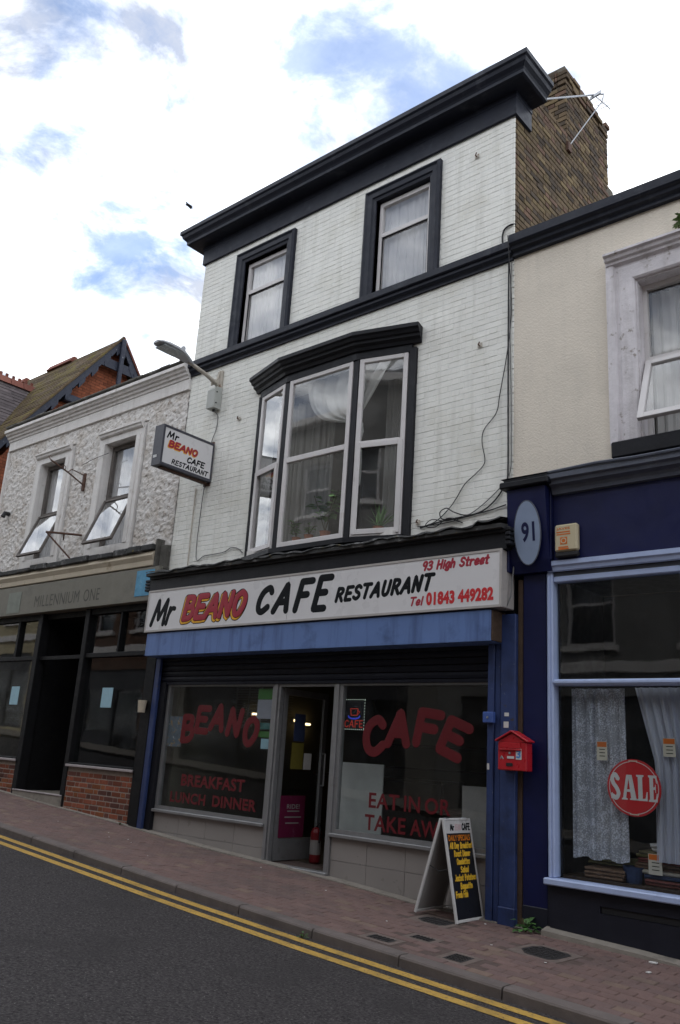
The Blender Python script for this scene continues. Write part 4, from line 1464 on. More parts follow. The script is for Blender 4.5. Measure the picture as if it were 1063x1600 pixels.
# ------------------------------------------------------------------ fascia sign
sg = thing('shop_sign', 'long white lit box sign lettered Mr BEANO CAFE RESTAURANT above the cafe', 'sign', (-7.26, -.2, 3.18))
part('sign_case', MB().box(-10.20, -4.325, -.30, -.05, 3.185, 3.785, .008), MT['sign_edge'], sg)
part('sign_frame', MB().wall(-10.205, -4.32, 3.18, 3.79, -.325, -.301, [(-10.18, -4.345, 3.205, 3.765)]), MT['sign_edge'], sg)
part('sign_panel', MB().box(-10.18, -7.352, -.318, -.305, 3.205, 3.765), MT['sign_white'], sg)
part('sign_panel', MB().box(-7.345, -4.345, -.318, -.305, 3.205, 3.765), MT['sign_white'], sg)
pl = front(-.318)
L = MB()
brush_text(L, 'M', -10.08, 3.285, -9.70, .345, pl, .036, .0005, .002, .30)
brush_text(L, 'r', -9.75, 3.285, -9.54, .345, pl, .034, .0005, .002, .30)
part('lettering', L, MT['ink'], sg)
L = MB()
brush_text(L, 'CAFE', -7.92, 3.32, -6.66, .335, pl, .045, .0005, .002, .30, gap=.34, grow=.22, rise=.02)
part('lettering', L, MT['ink'], sg)
L = MB()
brush_text(L, 'RESTAURANT', -6.56, 3.385, -5.17, .155, pl, .0235, .0005, .002, .26, grow=.1, gap=.22, rise=.05)
part('lettering', L, MT['ink'], sg)
kw = dict(slant=.26, gap=.13, rot=[.03, 0, -.02, .02, -.04])
part('lettering', brush_text(MB(), 'BEANO', -9.38, 3.325, -8.10, .295, pl, .066, .0004, .0010, shift=(-.012, -.010), **kw), MT['ink'], sg)
part('lettering', brush_text(MB(), 'BEANO', -9.38, 3.325, -8.10, .295, pl, .052, .0018, .0010, shift=(-.014, -.012), **kw), MT['amber'], sg)
part('lettering', brush_text(MB(), 'BEANO', -9.38, 3.325, -8.10, .295, pl, .047, .0032, .0006, shift=(.006, .008), **kw), MT['ink'], sg)
part('lettering', brush_text(MB(), 'BEANO', -9.38, 3.325, -8.10, .295, pl, .040, .0042, .0016, shift=(.006, .008), **kw), MT['crimson'], sg)
part('lettering', brush_text(MB(), '93 High Street', -5.32, 3.648, -4.47, .09, pl, .0135, .0005, .0015, .25), MT['crimson'], sg)
part('lettering', brush_text(MB(), 'Tel', -5.47, 3.265, -5.29, .085, pl, .0115, .0005, .0015, .25), MT['crimson'], sg)
L = MB()
part('lettering', print_text(MB(), '01843', -5.25, 3.25, -4.885, 3.395, pl, .055), MT['red_ink'], sg)
print_text(L, '449282', -4.845, 3.25, -4.415, 3.395, pl, .055)
part('lettering', L, MT['red_ink'], sg)
part('feed_cable', MB().tube([(-4.30, -.07, 3.9), (-4.275, -.16, 3.6), (-4.285, -.2, 3.3), (-4.33, -.2, 3.2), (-4.36, -.18, 3.17)], .007, 6), MT['grey_cable'], sg)

# ------------------------------------------------------------------ projecting sign
hs = thing('hanging_sign', 'projecting box sign in dark case lettered Mr BEANO CAFE RESTAURANT on the cafe corner', 'sign', (-9.55, 0, 5.45))
XF = -9.45
part('sign_case', MB().wall(-.98, .0 - .02, 5.445, 6.055, XF, XF - .20, [(-.945, -.045, 5.485, 6.02)], 'y').box(XF - .015, XF - .185, -.945, -.045, 5.485, 6.02), MT['charcoal'], hs)
part('sign_panel', MB().box(XF - .012, XF - .006, -.944, -.046, 5.486, 6.019), MT['sign_white'], hs)
part('sign_panel', MB().box(XF - .194, XF - .188, -.944, -.046, 5.486, 6.019), MT['sign_white'], hs)
part('wall_bracket', MB().box(XF - .17, XF - .03, -.018, .012, 5.40, 6.1).box(XF - .13, XF - .07, -.9, -.03, 5.425, 5.444), MT['iron'], hs)
for side in (0, 1):
    ps = (lambda u, v, d: (XF - .006 + d, u, v)) if side == 0 else (lambda u, v, d: (XF - .194 - d, -.99 - u, v))
    L = MB()
    brush_text(L, 'Mr', -.90, 5.875, -.69, .10, ps, .012, .0005, .0015, .25)
    brush_text(L, 'CAFE', -.50, 5.617, -.17, .08, ps, .0115, .0005, .0015, .2)
    brush_text(L, 'RESTAURANT', -.77, 5.513, -.09, .066, ps, .009, .0005, .0015, .2)
    part('lettering', L, MT['ink'], hs)
    k2 = dict(slant=.24, gap=.13)
    part('lettering', brush_text(MB(), 'BEANO', -.86, 5.748, -.32, .09, ps, .021, .0004, .0008, shift=(-.006, -.006), **k2), MT['amber'], hs)
    part('lettering', brush_text(MB(), 'BEANO', -.86, 5.748, -.32, .09, ps, .0155, .0016, .0012, shift=(.002, .004), **k2), MT['crimson'], hs)
part('sticker', MB().box(XF - .17, XF - .09, -.984, -.981, 5.56, 5.60), MT['tie_white'], hs)

# ------------------------------------------------------------------ street lamp on the wall
sl = thing('street_lamp', 'grey street lamp on a bracket arm at the cafe corner', 'street lamp', (-9.5, 0, 6.8))
part('arm', MB().tube([(-9.5, -.02, 7.00), (-9.5, -.10, 7.05), (-9.5, -.30, 7.11), (-9.5, -.66, 7.18)], [.034, .034, .03, .028], 10), MT['bracket'], sl, smooth=True)
part('bracket', MB().box(-9.56, -9.44, -.035, .0, 6.93, 7.28, .008).tube([(-9.5, -.03, 7.27), (-9.5, -.10, 7.03)], .016, 6).tube([(-9.54, -.14, 7.0), (-9.54, -.14, 7.12)], .014, 6).box(-9.56, -9.44, -.15, -.1, 7.02, 7.09, .01), MT['bracket'], sl)
hd = MB()
ring = []
for y, hw, zc, ht in ((-.58, .035, 7.17, .035), (-.68, .075, 7.20, .055), (-.82, .125, 7.235, .065), (-.95, .135, 7.25, .06), (-1.10, .13, 7.255, .05), (-1.22, .11, 7.25, .035), (-1.27, .07, 7.247, .02)):
    ring.append([(-9.5 + hw * a, y, zc + ht * b) for a, b in ((-1, -.35), (-.9, .35), (-.5, .85), (0, 1), (.5, .85), (.9, .35), (1, -.35), (.75, -.6), (0, -.62), (-.75, -.6))])
vs_ = [p for r_ in ring for p in r_]
n = 10
fs_ = [(i * n + k, i * n + (k + 1) % n, (i + 1) * n + (k + 1) % n, (i + 1) * n + k) for i in range(6) for k in range(n)] + [tuple(range(n))[::-1], tuple(range(60, 70))]
hd.add(vs_, fs_)
part('lamp_head', hd, MT['lamp_grey'], sl, smooth=False)
part('lens', MB().box(-9.61, -9.39, -1.2, -.86, 7.198, 7.212, .006), MT['lamp_lens'], sl)
part('photocell', MB().lathe([(.035, 0), (.035, .06), (.02, .08)], (-9.5, -.78, 7.30)), MT['lamp_grey'], sl, smooth=False)
jb = thing('junction_box', 'grey junction box with rounded top under the street lamp bracket', 'electrical box', (-9.52, 0, 6.6))
part('box_body', MB().prism([(-9.60, -.15, 6.62), (-9.60, -.15, 6.92), (-9.60, -.11, 6.97), (-9.60, -.01, 6.98), (-9.60, -.01, 6.62)], (.17, 0, 0)), MT['box_grey'], jb)
part('cable_entry', MB().lathe([(.022, 0), (.022, .03)], (-9.51, -.07, 6.59)), MT['cable'], jb)
part('screw', MB().lathe([(.012, 0), (.012, .008)], (-9.429, -.11, 6.70), 8, (1, 0, 0)).lathe([(.012, 0), (.012, .008)], (-9.429, -.11, 6.88), 8, (1, 0, 0)), MT['cable'], jb)

# ------------------------------------------------------------------ letterbox, A-board, lock box, stickers
mbx = thing('letterbox', 'small red house shaped letterbox with a number sticker on the blue pilaster', 'letterbox', (-4.24, -.11, 1.59))
x0, x1, yf, yb = -4.395, -4.085, -.235, -.112
part('body', MB().box(x0, x1, yf, yb, 1.595, 1.86, .008).prism([(x0 + .004, yf + .001, 1.861), (x1 - .004, yf + .001, 1.861), ((x0 + x1) / 2, yf + .001, 1.945)], (0, yb - yf - .002, 0)), MT['post_red'], mbx)
xc = (x0 + x1) / 2
rf = MB()
for s in (-1, 1):
    a0, a1 = Vector((xc, 0, 1.965)), Vector((xc + s * .178, 0, 1.868))
    e = (a1 - a0).normalized()
    nn = Vector((-e.z * s, 0, e.x * s))
    c0 = (a0 + a1) / 2
    rf.obox((c0.x, (yf + yb) / 2 - .008, c0.z), e * ((a1 - a0).length / 2), (0, (yb - yf) / 2 + .014, 0), nn * .008, .004)
part('roof', rf, MT['post_red'], mbx)
part('flap', MB().box(x0 + .03, x1 - .06, yf - .014, yf - .001, 1.80, 1.856, .004).box(x0 + .022, x1 - .052, yf - .018, yf - .001, 1.782, 1.796, .003), MT['post_red'], mbx)
part('lock', MB().lathe([(.011, 0), (.011, .012)], (xc - .02, yf - .001, 1.757), 10, (0, -1, 0)), MT['steel'], mbx)
part('name_plate', MB().box(xc - .05, xc + .025, yf - .004, yf - .001, 1.705, 1.728), MT['tie_white'], mbx)
part('view_slot', MB().box(xc - .06, xc + .01, yf - .005, yf - .001, 1.635, 1.665), MT['cable'], mbx)
st = part('number_sticker', MB().box(xc + .045, xc + .105, yf - .004, yf - .001, 1.70, 1.80), MT['tie_white'], mbx)
part('lettering', print_text(MB(), '3', xc + .052, 1.712, xc + .098, 1.788, front(yf - .004), .04), MT['sticker_blue'], st)
part('horn_emblem', stroke(em := MB(), [(x0 + .03, 1.70), (x0 + .045, 1.725), (x0 + .06, 1.70)], .006, front(yf), .001, .002) or em, MT['steel'], mbx)
lk = thing('lock_box', 'small blue shutter lock box on the guide rail above the letterbox', 'lock box', (-4.56, -.11, 2.04))
part('box_body', MB().box(-4.62, -4.50, -.16, -.101, 2.04, 2.15, .008), MT['lock_blue'], lk)
part('keyhole', MB().lathe([(.012, 0), (.012, .004)], (-4.56, -.161, 2.095), 10, (0, -1, 0)), MT['steel'], lk)
for x, z, w, h_, y, lb in ((-4.37, 2.13, .05, .035, -.112, 'torn white sticker high on the blue pilaster'), (-4.375, 2.03, .055, .06, -.112, 'white and black sticker above the red letterbox'), (-4.58, 1.62, .025, .06, -.102, 'narrow white sticker low on the shutter guide rail')):
    sheet_of('sticker', lb, x - w / 2, x + w / 2, z - h_ / 2, z + h_ / 2, MT['paper'], y - .001, 'sticker')

ab = thing('a_board', 'black and white folding menu board standing on the pavement outside the cafe', 'a board', (-4.88, -.25, .21))
R0, R1 = -.50, -.02
TOPX, TOPZ = -4.855, 1.105


def board_panel(xb, zb, sgn):
    """frame of one leaf: axis from top to bottom, across, outward"""
    t = Vector((TOPX + sgn * .012, 0, TOPZ))
    b_ = Vector((xb, 0, zb))
    dn = (b_ - t)
    ln = dn.length
    dn.normalize()
    nn = Vector((-dn.z, 0, dn.x)) * (1 if sgn > 0 else -1)
    if nn.x * sgn < 0:
        nn = -nn
    return t, dn, nn, ln


for sgn, xb, zb in ((1, -4.66, .20), (-1, -5.13, .235)):
    t, dn, nn, ln = board_panel(xb, zb, sgn)
    pn = MB()

    def bx(m_, u0, u1, y0, y1, d0, d1, c=.0):
        o = t + dn * ((u0 + u1) / 2) + nn * ((d0 + d1) / 2)
        m_.obox((o.x, (y0 + y1) / 2, o.z), dn * ((u1 - u0) / 2), (0, (y1 - y0) / 2, 0), nn * ((d1 - d0) / 2), c)
    fr = MB()
    bx(fr, 0, ln, R0, R0 + .022, -.012, .014, .003)
    bx(fr, 0, ln, R1 - .022, R1, -.012, .014, .003)
    bx(fr, ln - .03, ln - .005, R0 + .0225, R1 - .0225, -.012, .014, .003)
    bx(fr, 0, .016, R0 + .0225, R1 - .0225, -.012, .014, .003)
    lf_ = part('leaf', fr, MT['board_white'], ab)
    bx(pn, .017, ln - .031, R0 + .0225, R1 - .0225, -.008, .006)
    part('panel', pn, MT['board_black'] if sgn > 0 else MT['board_back'], lf_)
    if sgn < 0:
        continue
    bk = MB()
    bx(bk, .017, ln - .031, R0 + .0225, R1 - .0225, -.0105, -.009)
    part('panel_back', bk, MT['board_back'], lf_)
    hdp = MB()
    bx(hdp, .017, .135, R0 + .0225, R1 - .0225, .0065, .0085)
    part('header', hdp, MT['board_white'], lf_)

    def pa(u, v, d):      # v measured down from the top edge, as a negative number
        o = t + dn * (-v) + nn * (.009 + d)
        return (o.x, u, o.z)
    L = MB()
    brush_text(L, 'Mr', -.40, -.105, -.33, .05, pa, .007, .0005, .0012, .15)
    brush_text(L, 'CAFE', -.19, -.105, -.045, .055, pa, .0075, .0005, .0012, .15)
    part('lettering', L, MT['ink'], lf_)
    part('lettering', brush_text(MB(), 'BEANO', -.315, -.105, -.20, .05, pa, .006, .0005, .0012, .15), MT['faded_pink'], lf_)
    part('lettering', print_text(MB(), 'DAILY SPECIALS', -.455, -.205, -.07, -.15, pa, .03), MT['menu_orange'], lf_)
    L = MB()
    for k, (tx, a, b_) in enumerate((('All Day Breakfast', -.445, -.045), ('Roast Dinner', -.39, -.10), ('Omelettes', -.36, -.13), ('Salad', -.31, -.17), ('Jacket Potatoes', -.43, -.055), ('Baguette', -.35, -.14), ('Fresh Fish', -.45, -.24))):
        brush_text(L, tx, a, -.272 - k * .072, b_, .05, pa, .0062, .0005, .0012, .12)
    part('lettering', L, MT['menu_yellow'], lf_)
part('hinge', MB().box(TOPX - .014, TOPX + .014, R0 + .05, R0 + .11, TOPZ - .004, TOPZ + .008, .003).box(TOPX - .014, TOPX + .014, R1 - .11, R1 - .05, TOPZ - .004, TOPZ + .008, .003), MT['steel'], ab)
part('restraint_cord', MB().tube([(-4.99, -.47, .67), (-4.88, -.475, .63), (-4.77, -.47, .66)], .004, 5), MT['cable'], ab)
# ------------------------------------------------------------------ number 91, cream rendered shop on the right
BX0, BX1 = -4.378, 1.6
sh91 = thing('cream_building', 'cream rendered building with dark blue shopfront, black cornice and peeling white window surround', 'building', (-1.5, 0, .1))
WX = [(-2.95, -1.75), (-.75, .45)]
wh = [(a, b_, 4.80, 6.62) for a, b_ in WX]
part('facade_wall', MB().wall(BX0, BX1, 4.35, 7.62, .006, .26, wh), MT['render_cream'], sh91)
part('body_wall', MB().box(BX0 + .003, BX0 + .2, .27, 7, .0, 7.28).box(BX1 - .2, BX1, .27, 7, .0, 7.6).box(BX0 + .21, BX1 - .21, 6.8, 7, .0, 7.6), MT['mortar'], sh91)
part('roof', MB().box(BX0 + .003, BX1, .262, 7, 7.29, 7.40), MT['lead'], sh91)
part('floor_slab', MB().box(BX0 + .21, BX1 - .21, .28, 6.8, 3.6, 4.3), MT['dark_room'], sh91)
part('room_partition', MB().box(BX0 + .21, BX1 - .21, 3.0, 3.1, 4.31, 7.28), MT['dark_room'], sh91)
part('cornice', MB().sweep([(0, 7.66), (.15, 7.635), (.15, 7.53), (.135, 7.515), (.105, 7.505), (.095, 7.465), (.06, 7.45), (.05, 7.43), (.05, 7.40), (.0, 7.395)], [(BX0 + .003, .004), (BX1, .004)]), MT['navy'], sh91)
for k, (a, b_) in enumerate(WX):
    w = part('window', MB().wall(a + .02, b_ - .02, 4.82, 6.60, .14, .20, [(a + .065, b_ - .065, 5.76, 6.55), (a + .065, b_ - .065, 4.87, 5.70)]), MT['upvc'], sh91)
    part('pane', MB().box(a + .065, b_ - .065, .165, .171, 5.76, 6.55), MT['glass'], w)
    part('reveal', MB().box(a - .0, a + .019, .008, .20, 4.80, 6.62).box(b_ - .019, b_, .008, .20, 4.80, 6.62).box(a + .02, b_ - .02, .008, .20, 6.601, 6.62), MT['peeling'], w)
    # moulded surround
    s = MB()
    prof = ((-.30, .006), (-.30, -.045), (-.25, -.055), (-.215, -.05), (-.20, -.025), (-.17, -.025), (-.155, -.04), (-.02, -.035), (0, -.02), (0, .007))
    pts = [(a, 4.80), (a, 6.62), (b_, 6.62), (b_, 4.80)]
    vs_ = []
    for i, (px, p_z) in enumerate(pts):
        for o, d in prof:
            vs_.append((px + (o if i < 2 else -o), d, p_z + (-o if i in (1, 2) else 0)))
    n = len(prof)
    s.add(vs_, [(i * n + q, i * n + q + 1, (i + 1) * n + q + 1, (i + 1) * n + q) for i in range(3) for q in range(n - 1)])
    part('surround', s, MT['peeling'], w)
    part('hood', MB().sweep([(0, 6.965), (.13, 6.95), (.13, 6.925), (.10, 6.91), (.09, 6.88), (.06, 6.865), (.055, 6.84), (0, 6.83)], [(a - .29, -.012), (b_ + .29, -.012)]), MT['peeling'], w)
    part('sill', MB().box(a - .26, b_ + .26, -.13, .13, 4.63, 4.80, .012), MT['black'], w)
    # top-hung sash pushed open at the bottom
    hz, L_ = 5.70, .80
    ang = rad(22 if k == 0 else 4)
    dn = Vector((0, -math.sin(ang), -math.cos(ang)))
    nn = Vector((0, -math.cos(ang), math.sin(ang)))
    o0 = Vector((0, .125, hz))
    f, gl = MB(), MB()

    def sb_(m_, u0, u1, x0_, x1_, d0, d1, c=.004):
        o = o0 + dn * ((u0 + u1) / 2) + nn * ((d0 + d1) / 2)
        m_.obox(((x0_ + x1_) / 2, o.y, o.z), ((x1_ - x0_) / 2, 0, 0), dn * ((u1 - u0) / 2), nn * ((d1 - d0) / 2), c)
    xa, xb = a + .035, b_ - .035
    sb_(f, 0, L_, xa, xa + .065, -.02, .03)
    sb_(f, 0, L_, xb - .065, xb, -.02, .03)
    sb_(f, 0, .06, xa + .065, xb - .065, -.02, .03)
    sb_(f, L_ - .065, L_, xa + .065, xb - .065, -.02, .03)
    sh_ = part('sash', f, MT['upvc'], w, 'opening sash pushed out at the bottom' if k == 0 else None)
    sb_(gl, .06, L_ - .065, xa + .065, xb - .065, 0, .006, 0)
    part('pane', gl, MT['glass'], sh_)
    single('net_curtain', wavy(MB(), a + .03, b_ - .03, 4.84, 6.58, .32, .02, 11, 70, 5, 11 + k), MT['net'], ('grey net curtain behind the opened upper window of the cream building', 'net curtain in the far upper window of the cream building')[k], 'curtain', ((a + b_) / 2, .32, 4.84))
plant('weed', 'sprig of green weed growing above the peeling window surround', (-2.46, -.06, 6.95), 0, 0, 'sprig', .24, 21, MT['leaf_fresh'], cat='weed')

# shopfront
SF = -.12
part('fascia', MB().box(-3.84, BX1, SF, .0, 3.64, 4.33), MT['navy_shop'], sh91)
part('fascia_cornice', MB().sweep([(0, 4.56), (.16, 4.52), (.16, 4.47), (.13, 4.455), (.12, 4.42), (.07, 4.40), (.055, 4.37), (.045, 4.335), (0, 4.33)], [(-3.83, SF), (BX1, SF)]), MT['grey_blue'], sh91)
part('fascia_ledge', MB().box(-3.83, BX1, SF - .02, .005, 4.561, 4.60).prism([(-3.83, SF - .02, 4.601), (-3.83, .005, 4.601), (-3.83, .005, 4.66)], (BX1 + 3.83, 0, 0)), MT['black'], sh91)
part('gutter_pipe', MB().tube([(-3.9, -.26, 4.545), (-3.3, -.29, 4.55), (-2.9, -.29, 4.535), (-1, -.29, 4.55)], .016, 6), MT['grey_blue'], sh91)
part('fascia_moulding', MB().sweep([(0, 3.66), (.05, 3.645), (.05, 3.60), (.03, 3.585), (.02, 3.55), (0, 3.54)], [(-3.92, SF + .03), (BX1, SF + .03)]), MT['pale_blue'], sh91)
part('fascia_underside', MB().box(-3.93, BX1, -.06, .06, 3.50, 3.539), MT['grey_blue'], sh91)
# console bracket at the party line
cn = part('console', MB().prism([(-4.30, -.02, 4.42), (-4.30, -.27, 4.42), (-4.30, -.26, 4.30), (-4.30, -.22, 3.95), (-4.30, -.17, 3.66), (-4.30, -.13, 3.55), (-4.30, -.02, 3.55)], (.44, 0, 0)), MT['navy_shop'], sh91)
part('console_side', MB().box(-4.33, -4.302, -.21, .02, 3.56, 4.41, .004).box(-3.858, -3.845, -.17, -.02, 3.66, 4.41, .004), MT['navy_shop'], cn)
part('console_cap', MB().box(-4.36, -3.80, -.33, .004, 4.43, 4.50, .012).box(-4.33, -3.83, -.29, .004, 4.505, 4.545, .01).prism([(-4.36, -.30, 4.546), (-4.36, .004, 4.546), (-4.36, .004, 4.62)], (.54, 0, 0)), MT['black'], cn)
part('pilaster', MB().box(-4.222, -3.965, -.05, .12, .12, 3.548, .006), MT['navy_shop'], sh91)
part('pilaster_base', MB().box(-4.222, -3.96, -.062, .12, .12, .40, .006), MT['riser_black'], sh91)
# oval number plaque
pq = thing('number_plaque', 'pale blue oval plaque with the number 91 beside the cafe sign', 'number plaque', (-4.07, -.25, 3.93))
ov = []
dn = Vector((0, .095, -1)).normalized()
nn = Vector((0, -1, -.095)).normalized()
oc = Vector((-4.07, -.236, 3.945))


def pq_pt(u, v, d):
    o = oc - dn * v + nn * d
    return (oc.x + u, o.y, o.z)


ov = [pq_pt(.148 * math.cos(a * .1963), .335 * math.sin(a * .1963), 0) for a in range(32)]
part('plaque', MB().prism(ov, nn * .014), MT['disc_blue'], pq)
rim = MB()
rim.tube([pq_pt(.148 * math.cos(a * .1963), .335 * math.sin(a * .1963), .010) for a in range(33)], .007, 6)
part('rim', rim, MT['grey_blue'], pq)
part('lettering', print_text(MB(), '91', -.065, -.10, .085, .11, lambda u, v, d: pq_pt(u, v, .014 + d), .03), MT['navy_shop'], pq)
# alarm box
al = thing('alarm_box', 'cream burglar alarm box with orange print on the blue fascia', 'alarm box', (-3.68, SF, 3.68))
part('box_body', MB().box(-3.80, -3.555, -.19, SF - .001, 3.72, 4.0, .02), MT['cream_box'], al)
part('box_foot', MB().box(-3.80, -3.555, -.185, SF - .001, 3.665, 3.715, .012), MT['cable'], al)
L = MB()
pl = front(-.19)
print_text(L, 'JAVES', -3.775, 3.935, -3.63, 3.965, pl, .02)
for k, (a0, a1, z) in enumerate(((-3.775, -3.63, 3.912), (-3.775, -3.625, 3.888), (-3.755, -3.65, 3.757), (-3.755, -3.645, 3.736))):
    h_ = .012 if k < 3 else .016
    L.add([pl(a0, z, .002), pl(a1, z, .002), pl(a1, z + h_, .002), pl(a0, z + h_, .002)], [(0, 1, 2, 3)])
L.add([pl(-3.735 + .075 * i, 3.79 + .075 * j, .002) for i, j in ((0, 0), (1, 0), (1, 1), (0, 1))], [(0, 1, 2, 3)])
part('lettering', L, MT['orange'], al)
part('emblem', print_text(MB(), 'O', -3.728, 3.797, -3.667, 3.858, pl, .02, .004), MT['cream_box'], al)

# windows of number 91
GX = [(-3.87, -2.62), (-2.54, -1.2), (-1.12, .2), (.28, 1.5)]
fr = MB()
fr.box(-3.94, -3.874, -.09, .04, .675, 3.54, .010).box(-3.92, -3.90, -.108, -.091, .675, 3.50, .006)
for a in (-2.615, -1.195, -1.115 + 1.32):
    fr.box(a, a + .07, -.085, .04, .70, 3.50, .012)
fr.box(-3.871, BX1, -.085, .04, 2.417, 2.475, .010).box(-3.871, BX1, -.098, -.086, 2.435, 2.46, .005)
fr.box(-3.871, BX1, -.07, .04, 3.44, 3.499, .008)
sw91 = part('shop_window', fr, MT['pale_blue'], sh91, 'pale blue framed shop window')
part('window_sill', MB().box(-3.965, BX1, -.14, .06, .615, .674, .010), MT['pale_blue'], sw91)
for a, b_ in GX:
    part('pane', MB().box(a, b_, -.004, .003, .70, 2.405), MT['shopglass'], sw91)
    part('pane', MB().box(a, b_, -.004, .003, 2.486, 3.44), MT['shopglass'], sw91)
part('stall_riser', MB().box(-3.962, BX1, -.055, .18, .0, .61), MT['riser_black'], sh91)
part('riser_panel', MB().wall(-3.93, BX1, .20, .60, -.075, -.056, [(-3.45, -2.55, .44, .50)]), MT['riser_black'], sh91)
part('vent_slot', MB().box(-3.44, -2.56, -.062, -.0562, .445, .495), MT['cable'], sh91)
part('concrete_foot', MB().prism([(-3.97, -.19, .0), (-3.97, -.17, .235), (-3.97, -.05, .26), (-3.97, -.05, .0)], (.9, 0, -.04)).prism([(-3.07, -.19, .0), (-3.07, -.17, .195), (-3.07, -.05, .22), (-3.07, -.05, .0)], (4.6, 0, -.3)), MT['concrete'], sh91)
part('display_floor', MB().box(-3.87, BX1 - .21, .07, 1.1, .62, .70), MT['dark_wood'], sh91)
part('display_back', MB().box(-3.87, BX1 - .21, 1.11, 1.16, .62, 3.5).box(-3.95, -3.88, .122, 1.16, .5, 3.55).box(-3.87, BX1 - .21, .06, 1.1, 3.51, 3.56), MT['dark_frame'], sh91)
single('lace_curtain', wavy(MB(), -3.77, -3.23, .87, 2.40, .08, .022, 5, 60, 6, 31, .012), MT['lace'], 'patterned lace curtain panel at the left of the blue framed shop window', 'curtain', (-3.5, .08, .87))
c = MB()
b = len(c.v)
for j in range(15):
    t = j / 14
    for i in range(61):
        u = i / 60
        x0_ = -3.14 + .18 * min(1, t * 2.2) - .04 * t
        c.v.append((x0_ + (-2.45 - x0_) * u, .10 + .022 * math.sin(u * 50 + t) * (1 - .3 * t) + .012 * math.sin(u * 117), 2.41 - t * 1.5))
for j in range(14):
    for i in range(60):
        q = b + j * 61 + i
        c.f.append((q, q + 61, q + 62, q + 1))
single('net_curtain', c, net_mat('pale blue white net', (.74, .76, .86), .92), 'plain gathered white curtain to the right of the SALE sign', 'curtain', (-2.8, .2, .9))

sale = thing('sale_sign', 'round red SALE sign hanging in the blue framed shop window', 'sign', (-3.15, .02, 1.52))
part('disc', MB().lathe([(.247, 0), (.247, .006)], (-3.15, .026, 1.517), 48, (0, -1, 0)), MT['red_ink'], sale)
ps0 = front(.019)
ps = ps0
L = MB()
for r0, r1 in ((.222, .228),):
    for a in range(48):
        a0, a1 = a * math.pi / 24, (a + 1) * math.pi / 24
        if abs(math.sin((a0 + a1) / 2)) > .985:
            continue
        L.quad(*[ps(-3.15 + r_ * math.cos(t), 1.517 + r_ * math.sin(t), .001) for r_, t in ((r0, a0), (r1, a0), (r1, a1), (r0, a1))])
part('ring', L, MT['sign_white'], sale)
L = MB()


def poly(pts, ox, sx, oz=1.40, sz=.235):
    L.add([ps(ox + x * sx, oz + y * sz, .0012) for x, y in pts], [tuple(range(len(pts)))])


# heavy serif capitals
ps = lambda u, v, d: ps0(-3.148 + (u + 3.143) * .86, 1.517 + (v - 1.517) * .92, d)
stroke(L, smooth_pts([(-3.235 - .08, 1.40 + .195), (-3.345, 1.632), (-3.375, 1.60), (-3.365, 1.55), (-3.33, 1.505), (-3.31, 1.455), (-3.335, 1.412), (-3.375, 1.43)]), .021, ps, .0006, .001)
poly([(0, .78), (.25, .74), (.25, .98), (.12, 1.0)], -3.338, .09)
poly([(0, 0), (.22, .04), (.2, .26), (.04, .24)], -3.392, .09)
poly([(0, 0), (.38, 0), (.38, .05), (.28, .08), (.46, .86), (.32, 1), (.08, .08), (0, .05)], -3.275, .165)
poly([(.52, 0), (1, 0), (1, .05), (.94, .08), (.68, 1), (.32, 1), (.46, .86), (.60, .08), (.52, .05)], -3.275, .165)
poly([(.337, .32), (.555, .32), (.537, .42), (.36, .42)], -3.275, .165)
poly([(0, 0), (.98, 0), (1, .36), (.92, .36), (.8, .1), (.55, .08), (.55, .93), (.68, .96), (.68, 1.02), (0, 1.02), (0, .96), (.14, .93), (.14, .08), (0, .05)], -3.115, .115)
poly([(0, -.01), (.98, -.01), (1, .33), (.92, .33), (.8, .1), (.55, .08), (.55, .46), (.72, .48), (.76, .36), (.82, .36), (.82, .68), (.76, .68), (.72, .58), (.55, .56), (.55, .93), (.78, .92), (.88, .72), (.96, .72), (.95, 1.03), (0, 1.03), (0, .96), (.14, .93), (.14, .08), (0, .05)], -2.99, .085 * 1.1)
part('lettering', L, MT['sign_white'], sale)
part('hanging_tab', MB().box(-3.19, -3.11, .016, .0195, 1.742, 1.752).box(-3.19, -3.11, .016, .0195, 1.283, 1.293), MT['price_card'], sale)
for lb, x, z, w, h_, y in (('price card pinned to the lace curtain left of the SALE sign', -3.45, 1.74, .10, .17, .04), ('price card pinned to the plain curtain right of the SALE sign', -2.83, 1.80, .11, .16, .055), ('price card leaning on the folded textiles below the SALE sign', -3.02, .80, .12, .17, .12)):
    t = thing('price_tag', lb, 'price tag', (x, y, z), 'price cards in the shop window')
    part('card', MB().box(x - w / 2, x + w / 2, y, y + .002, z, z + h_), MT['price_card'], t)
    q = front(y)
    hdm = MB()
    hdm.quad(q(x - w / 2 + .005, z + h_ - .05, .001), q(x + w / 2 - .005, z + h_ - .05, .001), q(x + w / 2 - .005, z + h_ - .004, .001), q(x - w / 2 + .005, z + h_ - .004, .001))
    part('heading', hdm, MT['orange'], t)
    hdm = MB()
    for k in range(3):
        hdm.quad(q(x - w * .25, z + h_ - .075 - k * .03, .001), q(x + w * .3, z + h_ - .075 - k * .03, .001), q(x + w * .3, z + h_ - .068 - k * .03, .001), q(x - w * .25, z + h_ - .068 - k * .03, .001))
    part('print', hdm, MT['ink'], t)


